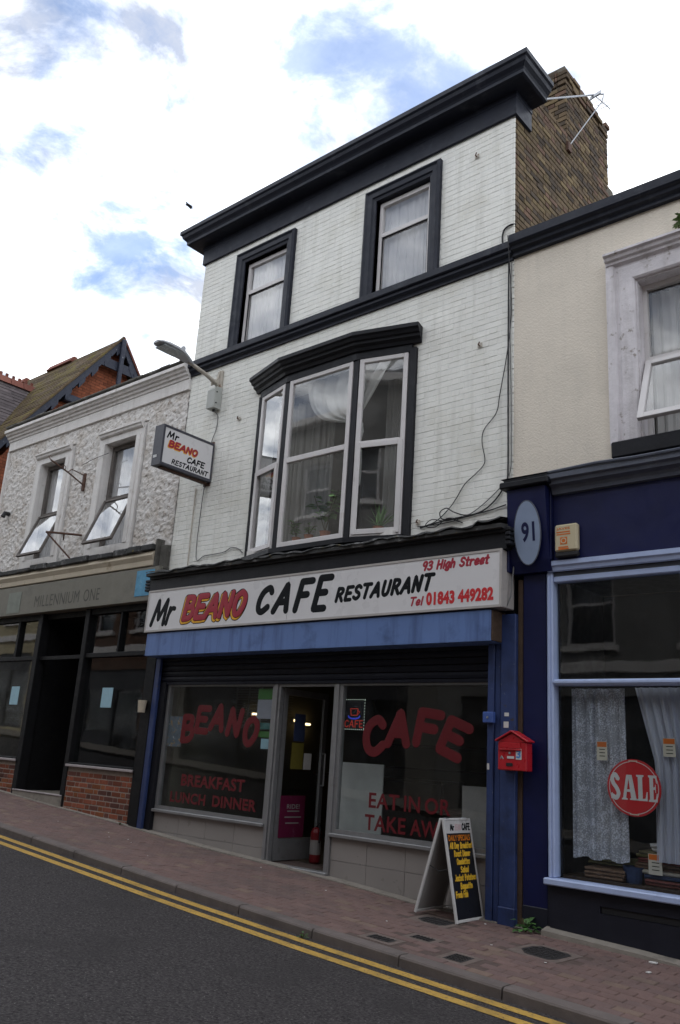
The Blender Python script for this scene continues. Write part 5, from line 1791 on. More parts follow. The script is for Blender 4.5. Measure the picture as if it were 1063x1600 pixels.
def fold(label, x0, x1, y0, y1, z0, h_, m, layers=2):
    """a folded textile: soft rounded layers with the fold towards the glass"""
    mb_ = MB()
    lh = h_ / layers
    for k in range(layers):
        z = z0 + k * lh
        j = random.uniform(-.012, .012)
        pr = []
        for i in range(7):
            a = math.pi * (i / 6 - .5)
            pr.append((y0 + j + .02 - .02 * math.cos(a), z + lh * .5 + lh * .47 * math.sin(a)))
        pr += [(y1, z + lh * .97), (y1, z + lh * .03)]
        mb_.prism([(x0 + random.uniform(-.012, .012), p[0], p[1]) for p in pr], (x1 - x0 + random.uniform(-.01, .01), 0, random.uniform(-.004, .004)))
    return single('folded_textile', mb_, m, label, 'textile', ((x0 + x1) / 2, y0, z0), 'folded textiles in the shop window')


fold('thick folded dark red cloth at the bottom of the textile pile', -3.12, -2.45, .14, .6, .70, .055, MT['rug_red'], 2)
fold('navy folded cloth second from the bottom of the pile', -3.13, -2.5, .15, .6, .757, .035, MT['rug_navy'], 1)
fold('cream edged folded cloth in the lower pile', -3.19, -2.5, .16, .6, .794, .035, MT['rug_cream'], 1)
fold('brown folded cloth in the middle of the pile', -3.22, -2.5, .17, .6, .83, .05, MT['rug_brown'], 2)
fold('dark red folded cloth in the upper pile', -3.20, -2.5, .17, .6, .882, .04, MT['rug_red'], 2)
fold('olive patterned cloth near the top of the pile', -3.21, -2.6, .18, .6, .924, .03, MT['rug_green'], 1)
fold('olive folded cloth topping the main pile', -3.19, -2.6, .18, .6, .956, .025, MT['rug_green'], 1)
fold('folded white towel on top of the textile pile', -3.08, -2.7, .2, .55, .983, .07, MT['cloth_white'], 2)
fold('crumpled white towel resting on the folded one', -2.98, -2.7, .24, .5, 1.055, .09, MT['cloth_white'], 3)
fold('striped brown rug folded under the lace curtain', -3.66, -3.30, .10, .5, .70, .10, MT['rug_brown'], 3)
fold('dark folded rug behind the striped one', -3.72, -3.25, .3, .8, .805, .05, MT['rug_green'], 2)
bw = thing('fabric_bin', 'small dark blue basket beside the textile pile', 'basket', (-3.25, .12, .70))
part('basket', MB().lathe([(.07, 0), (.09, .12), (.095, .14), (.085, .14), (.066, .015)], (-3.24, .18, .70), 14), MT['rug_navy'], bw)
# ------------------------------------------------------------------ the crusted white building on the left with the closed shop
AX0, AX1 = -15.87, -10.235
mil = thing('closed_shop_building', 'two storey building with flaking crusted white render above a dark closed shop', 'building', (-13, 0, .5))
MW = [(-14.46, -13.60), (-12.36, -11.46)]
mh = [(a, b_, 4.74, 6.62) for a, b_ in MW]
part('facade_wall', MB().wall(AX0, AX1, 4.2, 7.5, .02, .3, mh), MT['plaster_white'], mil)
# crusted render: a coarse lumpy skin over the wall
from mathutils import noise as mnoise
skin = MB()
du = .024
nx, nz = int((AX1 - AX0) / du), int((7.17 - 4.57) / du)
hm = [(a - .21, b_ + .21, 4.5, 6.86) for a, b_ in MW]
idx = {}
for i in range(nx + 1):
    for k in range(nz + 1):
        x, z = AX0 + i * (AX1 - AX0) / nx, 4.57 + k * (7.17 - 4.57) / nz
        n1 = mnoise.noise(Vector((x * 9, z * 12, 0)))
        n2 = mnoise.noise(Vector((x * 17, z * 17, 3)))
        n3 = mnoise.noise(Vector((x * 3.1, z * 3.1, 8)))
        ridge = 1 - abs(mnoise.noise(Vector((x * 6 + n3, z * 6, 11)))) * 3
        h_ = .008 * max(-.5, min(.5, n1 * 4)) + .009 * n2 + .006 * max(0, ridge) + .007 * mnoise.noise(Vector((x * 34, z * 34, 5)))
        idx[i, k] = len(skin.v)
        skin.v.append((x, .012 - .018 - h_, z))
for i in range(nx):
    for k in range(nz):
        cx, cz = skin.v[idx[i, k]][0] + du / 2, skin.v[idx[i, k]][2] + du / 2
        if any(h[0] < cx < h[1] and h[2] < cz < h[3] for h in hm):
            continue
        skin.f.append((idx[i, k], idx[i + 1, k], idx[i + 1, k + 1], idx[i, k + 1]))
part('render_coat', skin, MT['render_crust'], mil, 'flaking crusted white render', smooth=False)
part('frieze', MB().box(AX0, AX1, -.045, .019, 7.15, 7.34, .004), MT['plaster_white'], mil)
part('cornice', MB().sweep([(0, 7.60), (.15, 7.57), (.17, 7.555), (.17, 7.50), (.14, 7.49), (.12, 7.45), (.09, 7.44), (.08, 7.40), (.05, 7.385), (.04, 7.345), (0, 7.34)], [(AX0 - .02, -.02), (AX1, -.02)]), MT['plaster_white'], mil)
mb = MB()
r = random.Random(12)
x = AX0 - .02
while x < AX1 - .1:
    w_ = r.uniform(.18, .34)
    mb.box(x, min(x + w_ - .008, AX1), -.19 + r.uniform(-.012, .008), .25, 7.602, 7.645 + r.uniform(-.014, .008), .008)
    x += w_
part('coping', mb, MT['soot'], mil)
part('quoin_edge', MB().box(AX0 - .015, AX0 + .03, -.05, .3, 4.5, 7.14, .01), MT['plaster_white'], mil)
part('body_wall', MB().box(AX0 + .002, AX0 + .22, .31, 7, 0, 7.3).box(AX0 + .23, AX1 - .01, 6.8, 7, 0, 7.3).box(AX0 + .23, AX1 - .01, .31, 6.79, 7.2, 7.3), MT['mortar'], mil)
part('floor_slab', MB().box(AX0 + .23, AX1 - .01, .32, 6.79, 3.75, 4.15), MT['dark_room'], mil)
part('room_partition', MB().box(AX0 + .23, AX1 - .01, 3, 3.1, 4.16, 7.19).box(-13.0, -12.9, .32, 2.99, 4.16, 7.19), MT['dark_room'], mil)
for k, (a, b_) in enumerate(MW):
    w = part('window', MB().wall(a + .01, b_ - .01, 4.76, 6.60, .10, .17, [(a + .07, b_ - .07, 5.66, 6.53), (a + .07, b_ - .07, 4.80, 5.59)]), MT['old_wood'], mil)
    part('pane', MB().box(a + .07, b_ - .07, .13, .136, 5.66, 6.53), MT['glass'], w)
    part('surround', MB().wall(a - .19, b_ + .19, 4.58, 6.80, -.05, .018, [(a, b_, 4.74, 6.62)]).box(a - .10, a - .001, -.065, -.051, 4.74, 6.62).box(b_ + .001, b_ + .10, -.065, -.051, 4.74, 6.62), MT['plaster_white'], w)
    part('hood', MB().sweep([(0, 6.84), (.07, 6.83), (.07, 6.80), (.05, 6.785), (.04, 6.75), (.025, 6.735), (.0, 6.72)], [(a - .16, -.052), (b_ + .16, -.052)]), MT['plaster_white'], w)
    ang = rad(21)
    dn = Vector((0, -math.sin(ang), -math.cos(ang)))
    nn = Vector((0, -math.cos(ang), math.sin(ang)))
    o0 = Vector((0, .07, 5.60))
    f, gl = MB(), MB()
    L_ = .90

    def sb2(m_, u0, u1, x0_, x1_, d0, d1, c=.004):
        o = o0 + dn * ((u0 + u1) / 2) + nn * ((d0 + d1) / 2)
        m_.obox(((x0_ + x1_) / 2, o.y, o.z), ((x1_ - x0_) / 2, 0, 0), dn * ((u1 - u0) / 2), nn * ((d1 - d0) / 2), c)
    xa, xb = a + .04, b_ - .03
    sb2(f, 0, L_, xa, xa + .045, -.025, .02)
    sb2(f, 0, L_, xb - .045, xb, -.025, .02)
    sb2(f, 0, .045, xa + .045, xb - .045, -.025, .02)
    sb2(f, L_ - .05, L_, xa + .045, xb - .045, -.025, .02)
    s_ = part('sash', f, MT['old_wood'], w, 'bottom sash tilted open')
    sb2(gl, .045, L_ - .05, xa + .045, xb - .045, -.004, .002, 0)
    part('pane', gl, MT['glass'], s_)
    single('net_curtain', wavy(MB(), a + .02, b_ - .02, 4.80, 6.58, .20, .012, 8, 50, 6, 40 + k), MT['net_thick'], ('net curtain in the left upper window of the crusted white building', 'net curtain in the right upper window of the crusted white building')[k], 'curtain', ((a + b_) / 2, .2, 4.8))
# ledge, gutter board and fascia
mb = MB()
x = AX0
while x < AX1 - .22:
    w_ = min(r.uniform(.2, .5), AX1 - .2 - x)
    mb.box(x, x + w_ - .004, -.20 + r.uniform(-.02, .015), -.0, 4.475 + r.uniform(-.012, .008), 4.56 + r.uniform(-.02, .02), .014)
    x += w_
part('ledge', mb, MT['lead'], mil, 'broken dark ledge under the upper windows')
part('gutter_board', MB().box(AX0, AX1 - .2, -.155, -.03, 4.24, 4.472, .01).prism([(AX0, -.19, 4.40), (AX0, -.156, 4.45), (AX0, -.156, 4.33)], (AX1 - .2 - AX0, 0, 0)), MT['cream_board'], mil)
part('party_pier', MB().box(AX1 - .15, AX1 - .0, -.09, .0, 4.18, 4.56, .012).box(AX1 - .20, AX1 - .155, -.15, .0, 4.22, 4.66, .01), MT['soot'], mil)
part('fascia', MB().box(AX0, AX1 - .02, -.15, .2, 3.70, 4.22, .006), MT['olive'], mil)
pl = front(-.15)
L = MB()
print_text(L, 'MILLENNIUM', -13.70, 3.80, -12.32, 4.0, pl, .0)
print_text(L, 'ONE', -12.19, 3.80, -11.74, 4.0, pl, .0)
part('lettering', L, MT['ghost'], mil)
part('fascia_patch', MB().box(-14.62, -14.18, -.156, -.151, 3.74, 4.12), MT['teal'], mil)
part('fascia_patch', MB().box(-10.80, -10.36, -.156, -.151, 3.78, 4.18), MT['cyan'], mil, 'torn blue poster at the right end of the fascia')
# shopfront timbers
fr = MB()
fr.box(AX0, -15.6, -.05, .2, .5, 3.70)
for a, b_ in ((-13.64, -13.50), (-12.20, -12.08), (-10.42, -10.345)):
    fr.box(a, b_, -.055, .12, .45, 3.695, .008)
for a, b_ in ((-15.59, -13.645), (-12.075, -10.425)):
    fr.box(a, b_, -.03, .08, 2.90, 2.97, .006)
    fr.box(a, b_, -.03, .08, 3.60, 3.695)
    fr.box(a, b_, -.06, .10, 1.235, 1.29, .008)
fr.box(-14.33, -14.27, -.03, .08, 2.975, 3.595).box(-11.25, -11.21, -.03, .08, 2.975, 3.595)
swm = part('shop_front', fr, MT['dark_frame'], mil)
for a, b_ in ((-15.59, -13.645), (-12.075, -10.425)):
    part('pane', MB().box(a, b_, .03, .036, 1.291, 2.899), MT['shopglass'], swm)
    part('pane', MB().box(a, b_, .03, .036, 2.971, 3.599), MT['shopglass'], swm)
    part('sill_board', MB().box(a - .03, b_ + .03, -.09, -.0605, 1.225, 1.262, .006), MT['sill_grey'], swm)
# entrance lobby with dark inner door
part('lobby', MB().box(-13.64, -13.55, .121, 1.5, .6, 3.69).box(-12.16, -12.08, .121, 1.5, .6, 3.69).box(-13.545, -12.165, 1.4, 1.5, .6, 3.69).box(-13.545, -12.165, .03, 1.39, 3.60, 3.69), MT['dark_frame'], mil)
part('transom_bar', MB().box(-13.498, -12.202, .0, .06, 2.90, 2.96), MT['dark_frame'], mil)
dr = part('door', MB().wall(-13.4, -12.3, .80, 2.9, 1.33, 1.38, [(-13.25, -12.45, 1.0, 2.8)]), MT['dark_frame'], mil)
part('pane', MB().box(-13.25, -12.45, 1.35, 1.356, 1.0, 2.8), MT['shopglass'], dr)
part('lobby_step', MB().box(-13.56, -12.12, -.075, 1.3, .60, .775, .008), MT['concrete'], mil)
part('step_edge', MB().box(-13.56, -12.12, -.085, -.02, .776, .795, .004), MT['sill_grey'], mil)
part('interior_wall', MB().box(-15.6, -10.3, 3.2, 3.3, .5, 3.69).box(-15.6, -10.3, 1.51, 3.19, .6, .75), MT['dark_frame'], mil)
# low brick walls under the shop windows, each brick laid
for k, (a, b_) in enumerate(((-15.6, -13.56), (-12.12, -10.42))):
    lw = part('brick_riser', MB().box(a, b_, -.035, .2, .40, 1.222), MT['pale_mortar'], mil)
    z0 = .42
    bl_ = [q for q in courses(a, b_, z0, 1.222, [], bl=.211, hl=.099, joint=.0145) if q[1] > pz(q[0], 0) - .03]
    lay_bricks('red_brick', lw, bl_, lambda u, v, d: (u, -.04 - d, v), 0, MT['red_brick'], 200, .016, .002, .004, .006)
lw = part('brick_riser', MB().box(-12.118, -12.09, -.0, .9, .776, 1.2).box(-13.545, -12.165, 1.29, 1.325, .78, 1.18), MT['red_brick'], mil)
sheet_of('notice', 'pale blue notice in the right window of the closed shop', -11.55, -11.27, 2.13, 2.43, MT['notice'], .022, 'notice')
sheet_of('notice', 'pale blue notice in the left window of the closed shop', -14.30, -14.03, 2.15, 2.46, MT['notice'], .022, 'notice')
for k, (a, b_, z0, z1) in enumerate(((-13.10, -12.92, 1.0, 1.30), (-12.86, -12.62, .95, 1.28))):
    sheet_of('notice', ('left one of two white papers low in the closed shop doorway', 'right one of two white papers low in the closed shop doorway')[k], a, b_, z0, z1, MT['paper'], 1.32, 'notice')
cup = thing('tin_holder', 'small pale tin holder fixed beside the blue guide rail', 'tin', (-10.28, -.1, 2.05))
part('tin_cup', MB().lathe([(.05, 0), (.065, .17), (.06, .17), (.046, .02)], (-10.26, -.155, 2.06), 12), MT['cream_board'], cup)
part('fixing', MB().box(-10.275, -10.245, -.10, -.091, 2.12, 2.2), MT['iron'], cup)
# iron brackets left over from old signs, and small fittings
b1 = thing('iron_bracket', 'rusty iron bracket with scrolled arm high between the white building windows', 'bracket', (-12.95, 0, 6.0))
part('arm', MB().tube([(-12.92, -.02, 5.96), (-12.92, -.35, 6.10), (-12.93, -.72, 6.23)], .014, 6), MT['iron'], b1)
part('wall_plate', MB().box(-12.95, -12.89, -.045, -.0, 5.86, 6.18).tube([(-12.92, -.03, 6.14), (-12.92, -.30, 6.18), (-12.92, -.36, 6.11)], .009, 6), MT['iron'], b1)
part('scroll', MB().tube([(-12.92, -.42, 6.13), (-12.92, -.42, 6.19), (-12.92, -.46, 6.21), (-12.92, -.48, 6.17)], .007, 5).tube([(-12.93, -.72, 6.23), (-12.93, -.76, 6.27), (-12.93, -.73, 6.30)], .007, 5), MT['iron'], b1)
b2 = thing('iron_bracket', 'red brown iron strut bracket low between the white building windows', 'bracket', (-12.75, 0, 4.9))
part('arm', MB().tube([(-12.72, -.03, 5.02), (-12.95, -.30, 5.02), (-13.12, -.48, 5.02)], .02, 6).tube([(-12.9, -.26, 5.02), (-13.0, -.20, 4.93)], .012, 6), MT['iron'], b2)
part('strut', MB().tube([(-13.10, -.46, 5.0), (-12.75, -.17, 4.58)], .014, 6), MT['iron'], b2)
fx = thing('vent_stub', 'short black pipe stub on the crusted wall at the far left', 'pipe', (-15.45, 0, 5.75))
part('pipe', MB().tube([(-15.45, .0, 5.78), (-15.45, -.10, 5.78), (-15.45, -.13, 5.70)], .045, 8), MT['cable'], fx)

# ------------------------------------------------------------------ red brick house with the steep gable further up the street
rh = thing('red_brick_house', 'steep gabled red brick house with dark fretted barge boards beyond the white building', 'house', (-21, 3.4, .9))
GXX = -18.0
AP, EZ, EY = (3.38, 11.78), 7.3, 3.22


def gy(z, s):
    return AP[0] + s * (AP[1] - z) / 1.36


part('wall', MB().prism([(GXX, gy(EZ, -1) + .3, 0), (GXX, gy(EZ, 1) - .3, 0), (GXX, gy(EZ, 1) - .3, EZ - .2), (GXX, AP[0], AP[1] - .25), (GXX, gy(EZ, -1) + .3, EZ - .2)], (-9, 0, 0)), MT['far_red'], rh)
rf = MB()
for s, m_ in ((-1, 'roof_moss'), (1, 'roof_moss')):
    R = MB()
    nrow = 46
    for k in range(nrow):
        z1, z0 = AP[1] - k * (AP[1] - EZ + .35) / nrow, AP[1] - (k + 1) * (AP[1] - EZ + .35) / nrow
        x = GXX + .28
        while x > GXX - 9.2:
            w_ = .9
            j = random.uniform(-.008, .008)
            y1_, y0_ = gy(z1, s), gy(z0, s)
            nx_, nz_ = s * .81, .59
            o = .016
            R.add([(x, y1_, z1 + .01), (x - w_, y1_, z1 + .01), (x - w_, y0_ + nx_ * o, z0 + nz_ * o + j), (x, y0_ + nx_ * o, z0 + nz_ * o + j), (x, y0_, z0), (x - w_, y0_, z0)], [(0, 1, 2, 3) if s < 0 else (3, 2, 1, 0), (3, 2, 5, 4) if s < 0 else (4, 5, 2, 3)])
            x -= w_
    part('roof', R, MT[m_], rh, 'mossy brown tiled roof slope' if s < 0 else None)
for k in range(14):
    x = GXX - 2.0 - k * .42
    if k in (3, 4, 5):
        continue
    part('ridge_tile', MB().prism([(x, AP[0] - .16, AP[1] - .08), (x, AP[0] - .05, AP[1] + .10), (x, AP[0] + .05, AP[1] + .10), (x, AP[0] + .16, AP[1] - .08)], (-.40, 0, 0)), MT['ridge_red'], rh)
for s in (-1, 1):
    B = MB()
    n = 22
    for k in range(n):
        z1, z0 = AP[1] + .03 - k * 4.6 / n, AP[1] + .03 - (k + 1) * 4.6 / n
        dp = .24 if k % 2 else .36
        B.prism([(GXX + .20, gy(z1, s), z1 - .03), (GXX + .20, gy(z0, s), z0 - .03), (GXX + .20, gy(z0, s), z0 - dp * .9), (GXX + .20, gy(z0, s) - s * .02, z0 - dp), (GXX + .20, gy(z1, s), z1 - dp)], (.06, 0, 0))
    part('barge_board', B, MT['barge'], rh)
    part('verge', MB().tube([(GXX + .27, AP[0], AP[1] + .03), (GXX + .27, gy(EZ - .3, s), EZ - .27)], .035, 6), MT['ridge_red'] if s > 0 else MT['roof_moss'], rh)
part('finial_post', MB().box(GXX + .27, GXX + .35, AP[0] - .06, AP[0] + .06, AP[1] - 1.35, AP[1] - .05, .02), MT['barge'], rh)
part('gable_brace', MB().box(GXX + .21, GXX + .25, AP[0] - .52, AP[0] + .52, AP[1] - .95, AP[1] - .70), MT['barge'], rh)
part('tie_beam', MB().box(GXX + .02, GXX + .22, AP[0] - 1.35, AP[0] + 1.35, 9.55, 9.75, .02), MT['barge'], rh)
part('eaves_bracket', MB().tube([(GXX + .1, gy(EZ, -1) + .3, 6.9), (GXX + .1, gy(EZ, -1) + .05, 7.0), (GXX + .1, gy(EZ, -1) - .1, 7.25)], .08, 6), MT['barge'], rh)
# front wing with its own tiled roof
WXc, WZ = -20.52, 10.66
W_ = MB()
for s in (-1, 1):
    nrow = 30
    for k in range(nrow):
        z1, z0 = WZ - k * 3.5 / nrow, WZ - (k + 1) * 3.5 / nrow
        x1_, x0_ = WXc + s * (WZ - z1) / 1.3, WXc + s * (WZ - z0) / 1.3
        y = -.25
        while y < 2.7:
            yb_ = min(y + .7, AP[0] - (AP[1] - z1) / 1.36 + .06)
            if yb_ <= y:
                break
            j = random.uniform(-.008, .008)
            nx_, nz_ = s * .79, .61
            o = .016
            W_.add([(x1_, y, z1 + .01), (x1_, yb_, z1 + .01), (x0_ + nx_ * o, yb_, z0 + nz_ * o + j), (x0_ + nx_ * o, y, z0 + nz_ * o + j), (x0_, y, z0), (x0_, yb_, z0)], [(0, 1, 2, 3), (3, 2, 5, 4)] if s < 0 else [(3, 2, 1, 0), (4, 5, 2, 3)])
            y += .7
part('wing_roof', W_, MT['roof_slate'], rh, 'purple grey tiled roof of the front wing')
part('wing_wall', MB().prism([(WXc - 2.5, 0, 0), (WXc + 2.45, 0, 0), (WXc + 2.45, 0, 7.4), (WXc, 0, WZ - .15), (WXc - 2.5, 0, 7.4)], (0, 1.5, 0)), MT['far_red'], rh)
for k in range(8):
    y = -.25 + k * .36
    part('ridge_tile', MB().prism([(WXc - .15, y, WZ - .1), (WXc - .05, y, WZ + .10), (WXc + .05, y, WZ + .10), (WXc + .15, y, WZ - .1)], (0, .345, 0)).box(WXc - .02, WXc + .02, y + .05, y + .12, WZ + .10, WZ + .2).box(WXc - .02, WXc + .02, y + .22, y + .29, WZ + .10, WZ + .2), MT['ridge_red'], rh)

# ------------------------------------------------------------------ terrace across the street (seen in the shop windows)
def opposite(name, label, x0, x1, h, m, wins, shop_m, base, yf=-10.55, cornice=True):
    t = thing(name, label, 'building', ((x0 + x1) / 2, yf, base))
    hs_ = [w_ for w_ in wins]
    W = MB()
    # wall facing the street: front at yf, body behind
    Z0 = base - .6
    W.wall(x0, x1, Z0, base + h, yf - .25, yf, hs_)
    part('wall', W, m, t)
    part('body', MB().box(x0 + .01, x1 - .01, yf - 7, yf - .9, Z0, base + h - .3), m, t)
    part('roof', MB().prism([(x0, yf - .05, base + h + .001), (x0, yf - 7.2, base + h + .001), (x0, yf - 3.6, base + h + 1.9)], (x1 - x0, 0, 0)), MT['far_slate'], t)
    if cornice:
        part('cornice', MB().box(x0, x1, yf + .002, yf + .35, base + h - .35, base + h - .1, .04).box(x0, x1, yf + .002, yf + .12, base + 3.6, base + 3.85, .02), MT['plaster_white'], t)
    for (a, b_, z0, z1) in wins:
        if z0 < base + 1.5:
            w = part('shop_front', MB().wall(a, b_, z0, z1, yf - .2, yf - .1, [(a + .12, (a + b_) / 2 - .1, z0 + .7, z1 - .7), ((a + b_) / 2 + .1, b_ - .12, z0 + .1, z1 - .7)]), shop_m, t)
        else:
            mz = (z0 + z1) / 2
            w = part('window', MB().wall(a, b_, z0, z1, yf - .18, yf - .10, [(a + .08, b_ - .08, z0 + .08, mz - .03), (a + .08, b_ - .08, mz + .03, z1 - .08)]), MT['upvc'], t)
            part('sill', MB().box(a - .1, b_ + .1, yf + .001, yf + .12, z0 - .12, z0 - .01), MT['plaster_white'], w)
        part('pane', MB().box(a + .06, b_ - .06, yf - .16, yf - .154, z0 + .06, z1 - .06), MT['shopglass'], w)
        part('room', MB().box(a - .1, b_ + .1, yf - .85, yf - .4, z0, z1), MT['far_dark'], w)
    return t


def grid(x0, n, pitch, w, rows):
    return [(x0 + i * pitch, x0 + i * pitch + w, z0, z1) for i in range(n) for z0, z1 in rows]


opposite('terrace_building', 'cream painted terrace across the street mirrored in the closed shop window', -46, -29, 7.6, MT['far_cream'], grid(-44.5, 5, 3.2, 1.1, [(6.3, 8.3)]) + [(-44, -40, 2.0, 5.0), (-36, -32.5, 2.0, 5.0)], MT['far_dark'], 1.9)
opposite('terrace_building', 'narrow dark brick terrace between the cream and stucco ones across the street', -28.98, -24.0, 8.2, MT['far_brick'], grid(-28.2, 2, 2.4, 1.2, [(5.6, 7.4)]) + [(-28.4, -24.8, 1.3, 4.2)], MT['far_dark'], 1.2)
opposite('terrace_building', 'pale stucco terrace across the street facing the cafe', -23.98, -12.5, 11.2, MT['far_pale'], grid(-22.8, 4, 2.7, 1.15, [(5.1, 7.2), (8.6, 10.2)]) + [(-22.5, -17.5, .7, 3.9), (-16.2, -13.4, .7, 3.9)], MT['far_dark'], .6)
opposite('terrace_building', 'grey stucco terrace across the street with pale window frames', -12.48, -4.0, 11.2, MT['far_grey'], grid(-11.6, 3, 2.7, 1.2, [(4.4, 6.4), (7.9, 9.5)]) + [(-11.8, -8.2, .3, 3.3), (-7.6, -4.6, .3, 3.3)], MT['far_dark'], .2)
opposite('terrace_building', 'brown brick terrace directly behind the viewpoint', -3.98, 9.0, 10.8, MT['far_brick'], grid(-3.0, 4, 3.0, 1.2, [(4.0, 6.0), (7.5, 9.0)]) + [(-3.4, .6, -.2, 2.9), (2, 6.5, -.3, 2.9)], MT['far_dark'], -.2)
opposite('terrace_building', 'plain grey terrace down the hill across the street', 9.02, 26, 10, MT['far_grey'], grid(10, 5, 3.2, 1.2, [(3.4, 5.4), (6.6, 8.2)]) + [(10.5, 15, -.9, 2.3)], MT['far_dark'], -.8)

# ------------------------------------------------------------------ covers, weeds, litter, cables, aerial, bird
def cover(label, cx, cy, w, h, ribs, name='drain_cover', rot=0.0, octo=False, group=None):
    z = pz(cx, cy)
    t = thing(name, label, 'cover', (cx, cy, z), group)
    sx = (pz(cx + .1, cy) - pz(cx - .1, cy)) / .2
    sy = (pz(cx, cy + .1) - pz(cx, cy - .1)) / .2
    c_, s_ = math.cos(rot), math.sin(rot)

    def P(u, v, d):
        x, y = cx + u * c_ - v * s_, cy + u * s_ + v * c_
        return Vector((x, y, z + sx * (x - cx) + sy * (y - cy) + d))
    fr, lid = MB(), MB()
    a, b_ = w / 2, h / 2
    sur = MB()
    sur.prism([P(-a - .055, -b_ - .055, -.03), P(a + .055, -b_ - .055, -.03), P(a + .055, b_ + .055, -.03), P(-a - .055, b_ + .055, -.03)], (0, 0, .028))
    part('concrete_surround', sur, MT['cover_bed'], t)
    if octo:
        q = .28
        o = [(-a, -b_ + q * h), (-a + q * w, -b_), (a - q * w * .4, -b_), (a, -b_ + q * h * .8), (a, b_ - q * h * .4), (a - q * w * .5, b_), (-a + q * w * .5, b_), (-a, b_ - q * h)]
    else:
        o = [(-a, -b_), (a, -b_), (a, b_), (-a, b_)]
    lid.prism([P(u, v, -.012) for u, v in o], (0, 0, .012))
    part('lid', lid, MT['cast_iron'], t)
    rb = MB()
    n = ribs
    for i in range(n):
        for j in range(n):
            u, v = -a * .86 + (i + .5) * 2 * a * .86 / n, -b_ * .86 + (j + .5) * 2 * b_ * .86 / n
            if octo and abs(u) / a + abs(v) / b_ > 1.3:
                continue
            k = P(u, v, .003)
            rb.obox(k, (a * .3 / n, a * .3 / n, 0), (-b_ * .3 / n, b_ * .3 / n, 0), (0, 0, .0035))
    part('tread_stud', rb, MT['cast_iron'], t)


cover('small square iron cover nearer the kerb of the pair by the menu board', -4.72, -1.55, .24, .12, 5)
cover('small square iron cover of the pair, nearer the cafe wall', -4.53, -1.22, .20, .11, 5)
cover('single square iron cover nearest the kerb', -4.005, -1.48, .17, .20, 5)
cover('large worn iron cover in front of the blue shopfront', -3.66, -.71, .36, .32, 7, rot=rad(-8), octo=True)
cover('iron cover half under the menu board', -4.85, -.56, .32, .24, 6, octo=True)


def weed(label, x, y, size, seed, n=16):
    r_ = random.Random(seed)
    z = (rz if y < -1.85 else pz)(x, y)
    t = thing('weed', label, 'weed', (x, y, z))
    l = MB()
    for _ in range(n):
        a, e = r_.uniform(0, 6.28), r_.uniform(.15, 1.2)
        d = Vector((math.cos(a) * math.cos(e), math.sin(a) * math.cos(e), math.sin(e)))
        p_ = Vector((x, y, z)) + d * size * r_.uniform(.1, .6)
        leaf(l, p_, (d.x, d.y, d.z * .5), size * r_.uniform(.45, .75), size * .16, .35)
    part('foliage', l, MT['leaf'], t)
    s_ = MB()
    for _ in range(4):
        a = r_.uniform(0, 6.28)
        s_.tube([(x, y, z - .01), (x + math.cos(a) * size * .3, y + math.sin(a) * size * .3, z + size * .6)], .004, 5)
    part('stem', s_, MT['stem'], t)


weed('green leafy weed at the foot of the blue pilaster', -4.12, -.17, .17, 5, 26)
weed('tiny weed in the gutter below the kerb', -5.27, -1.93, .07, 6, 10)
weed('tiny weed at the foot of the dark post left of the cafe', -10.42, -.16, .05, 8, 8)
lit = MB().box(-.02, .02, -.012, .012, -.002, .006, .002)
lm = lit.mesh('litter', MT['paper'])
for k, (x, y, s_) in enumerate(((-2.93, -.24, 1.6), (-2.85, -.55, 1.1), (-5.07, -1.02, .5), (-6.21, -.57, .5), (-9.9, -.7, .45), (-9.6, -.9, .4), (-9.4, -.75, .4), (-9.2, -.85, .4), (-10.8, -.9, .4), (-4.5, -.25, .7), (-4.05, -.9, .5), (-8.4, -1.2, .35), (-3.5, -1.0, .5), (-7.4, -.35, .4))):
    o = bpy.data.objects.new('litter', lm)
    COL.objects.link(o)
    o.location = (x, y, pz(x, y) + .004)
    o.scale = (s_, s_, s_)
    o.rotation_euler = (0, 0, k * 1.3)
    tag(o, 'small white scrap of litter on the paving blocks', 'litter', 'scraps of litter on the pavement')

def wire(label, pts, r_=.006, m='cable', name='cable'):
    q = [Vector(p) for p in pts]
    o = []
    for i in range(len(q) - 1):
        a, b_, c_, d_ = q[max(i - 1, 0)], q[i], q[i + 1], q[min(i + 2, len(q) - 1)]
        for k in range(5):
            t = k / 5
            o.append(.5 * (2 * b_ + (c_ - a) * t + (2 * a - 5 * b_ + 4 * c_ - d_) * t * t + (3 * b_ - a - 3 * c_ + d_) * t ** 3))
    o.append(q[-1])
    return single(name, MB().tube(o, r_, 6), MT[m], label, 'cable', tuple(q[0]))


Y0 = -.018
wire('straight black cable clipped down the right edge of the white brick wall', [(-4.44, Y0, 7.36), (-4.44, Y0, 6.5), (-4.435, Y0, 5.6), (-4.43, Y0, 4.72), (-4.46, Y0, 4.60), (-4.58, Y0, 4.44), (-4.75, Y0, 4.33), (-5.0, Y0, 4.29), (-5.25, Y0, 4.285), (-5.45, Y0, 4.26), (-5.58, Y0, 4.24)], .009)
wire('wavy thin cable beside the straight one at the wall edge', [(-4.37, -.17, 7.62), (-4.36, -.15, 7.3), (-4.40, Y0, 6.75), (-4.45, Y0, 6.2), (-4.54, Y0, 5.7), (-4.585, Y0, 5.47), (-4.74, Y0, 5.3), (-4.765, Y0, 5.15), (-4.725, Y0, 4.95), (-4.74, Y0, 4.87), (-4.83, Y0, 4.79), (-4.985, Y0, 4.68), (-5.10, Y0, 4.52), (-5.20, Y0, 4.41), (-5.37, Y0, 4.29), (-5.59, Y0, 4.25)], .0055)
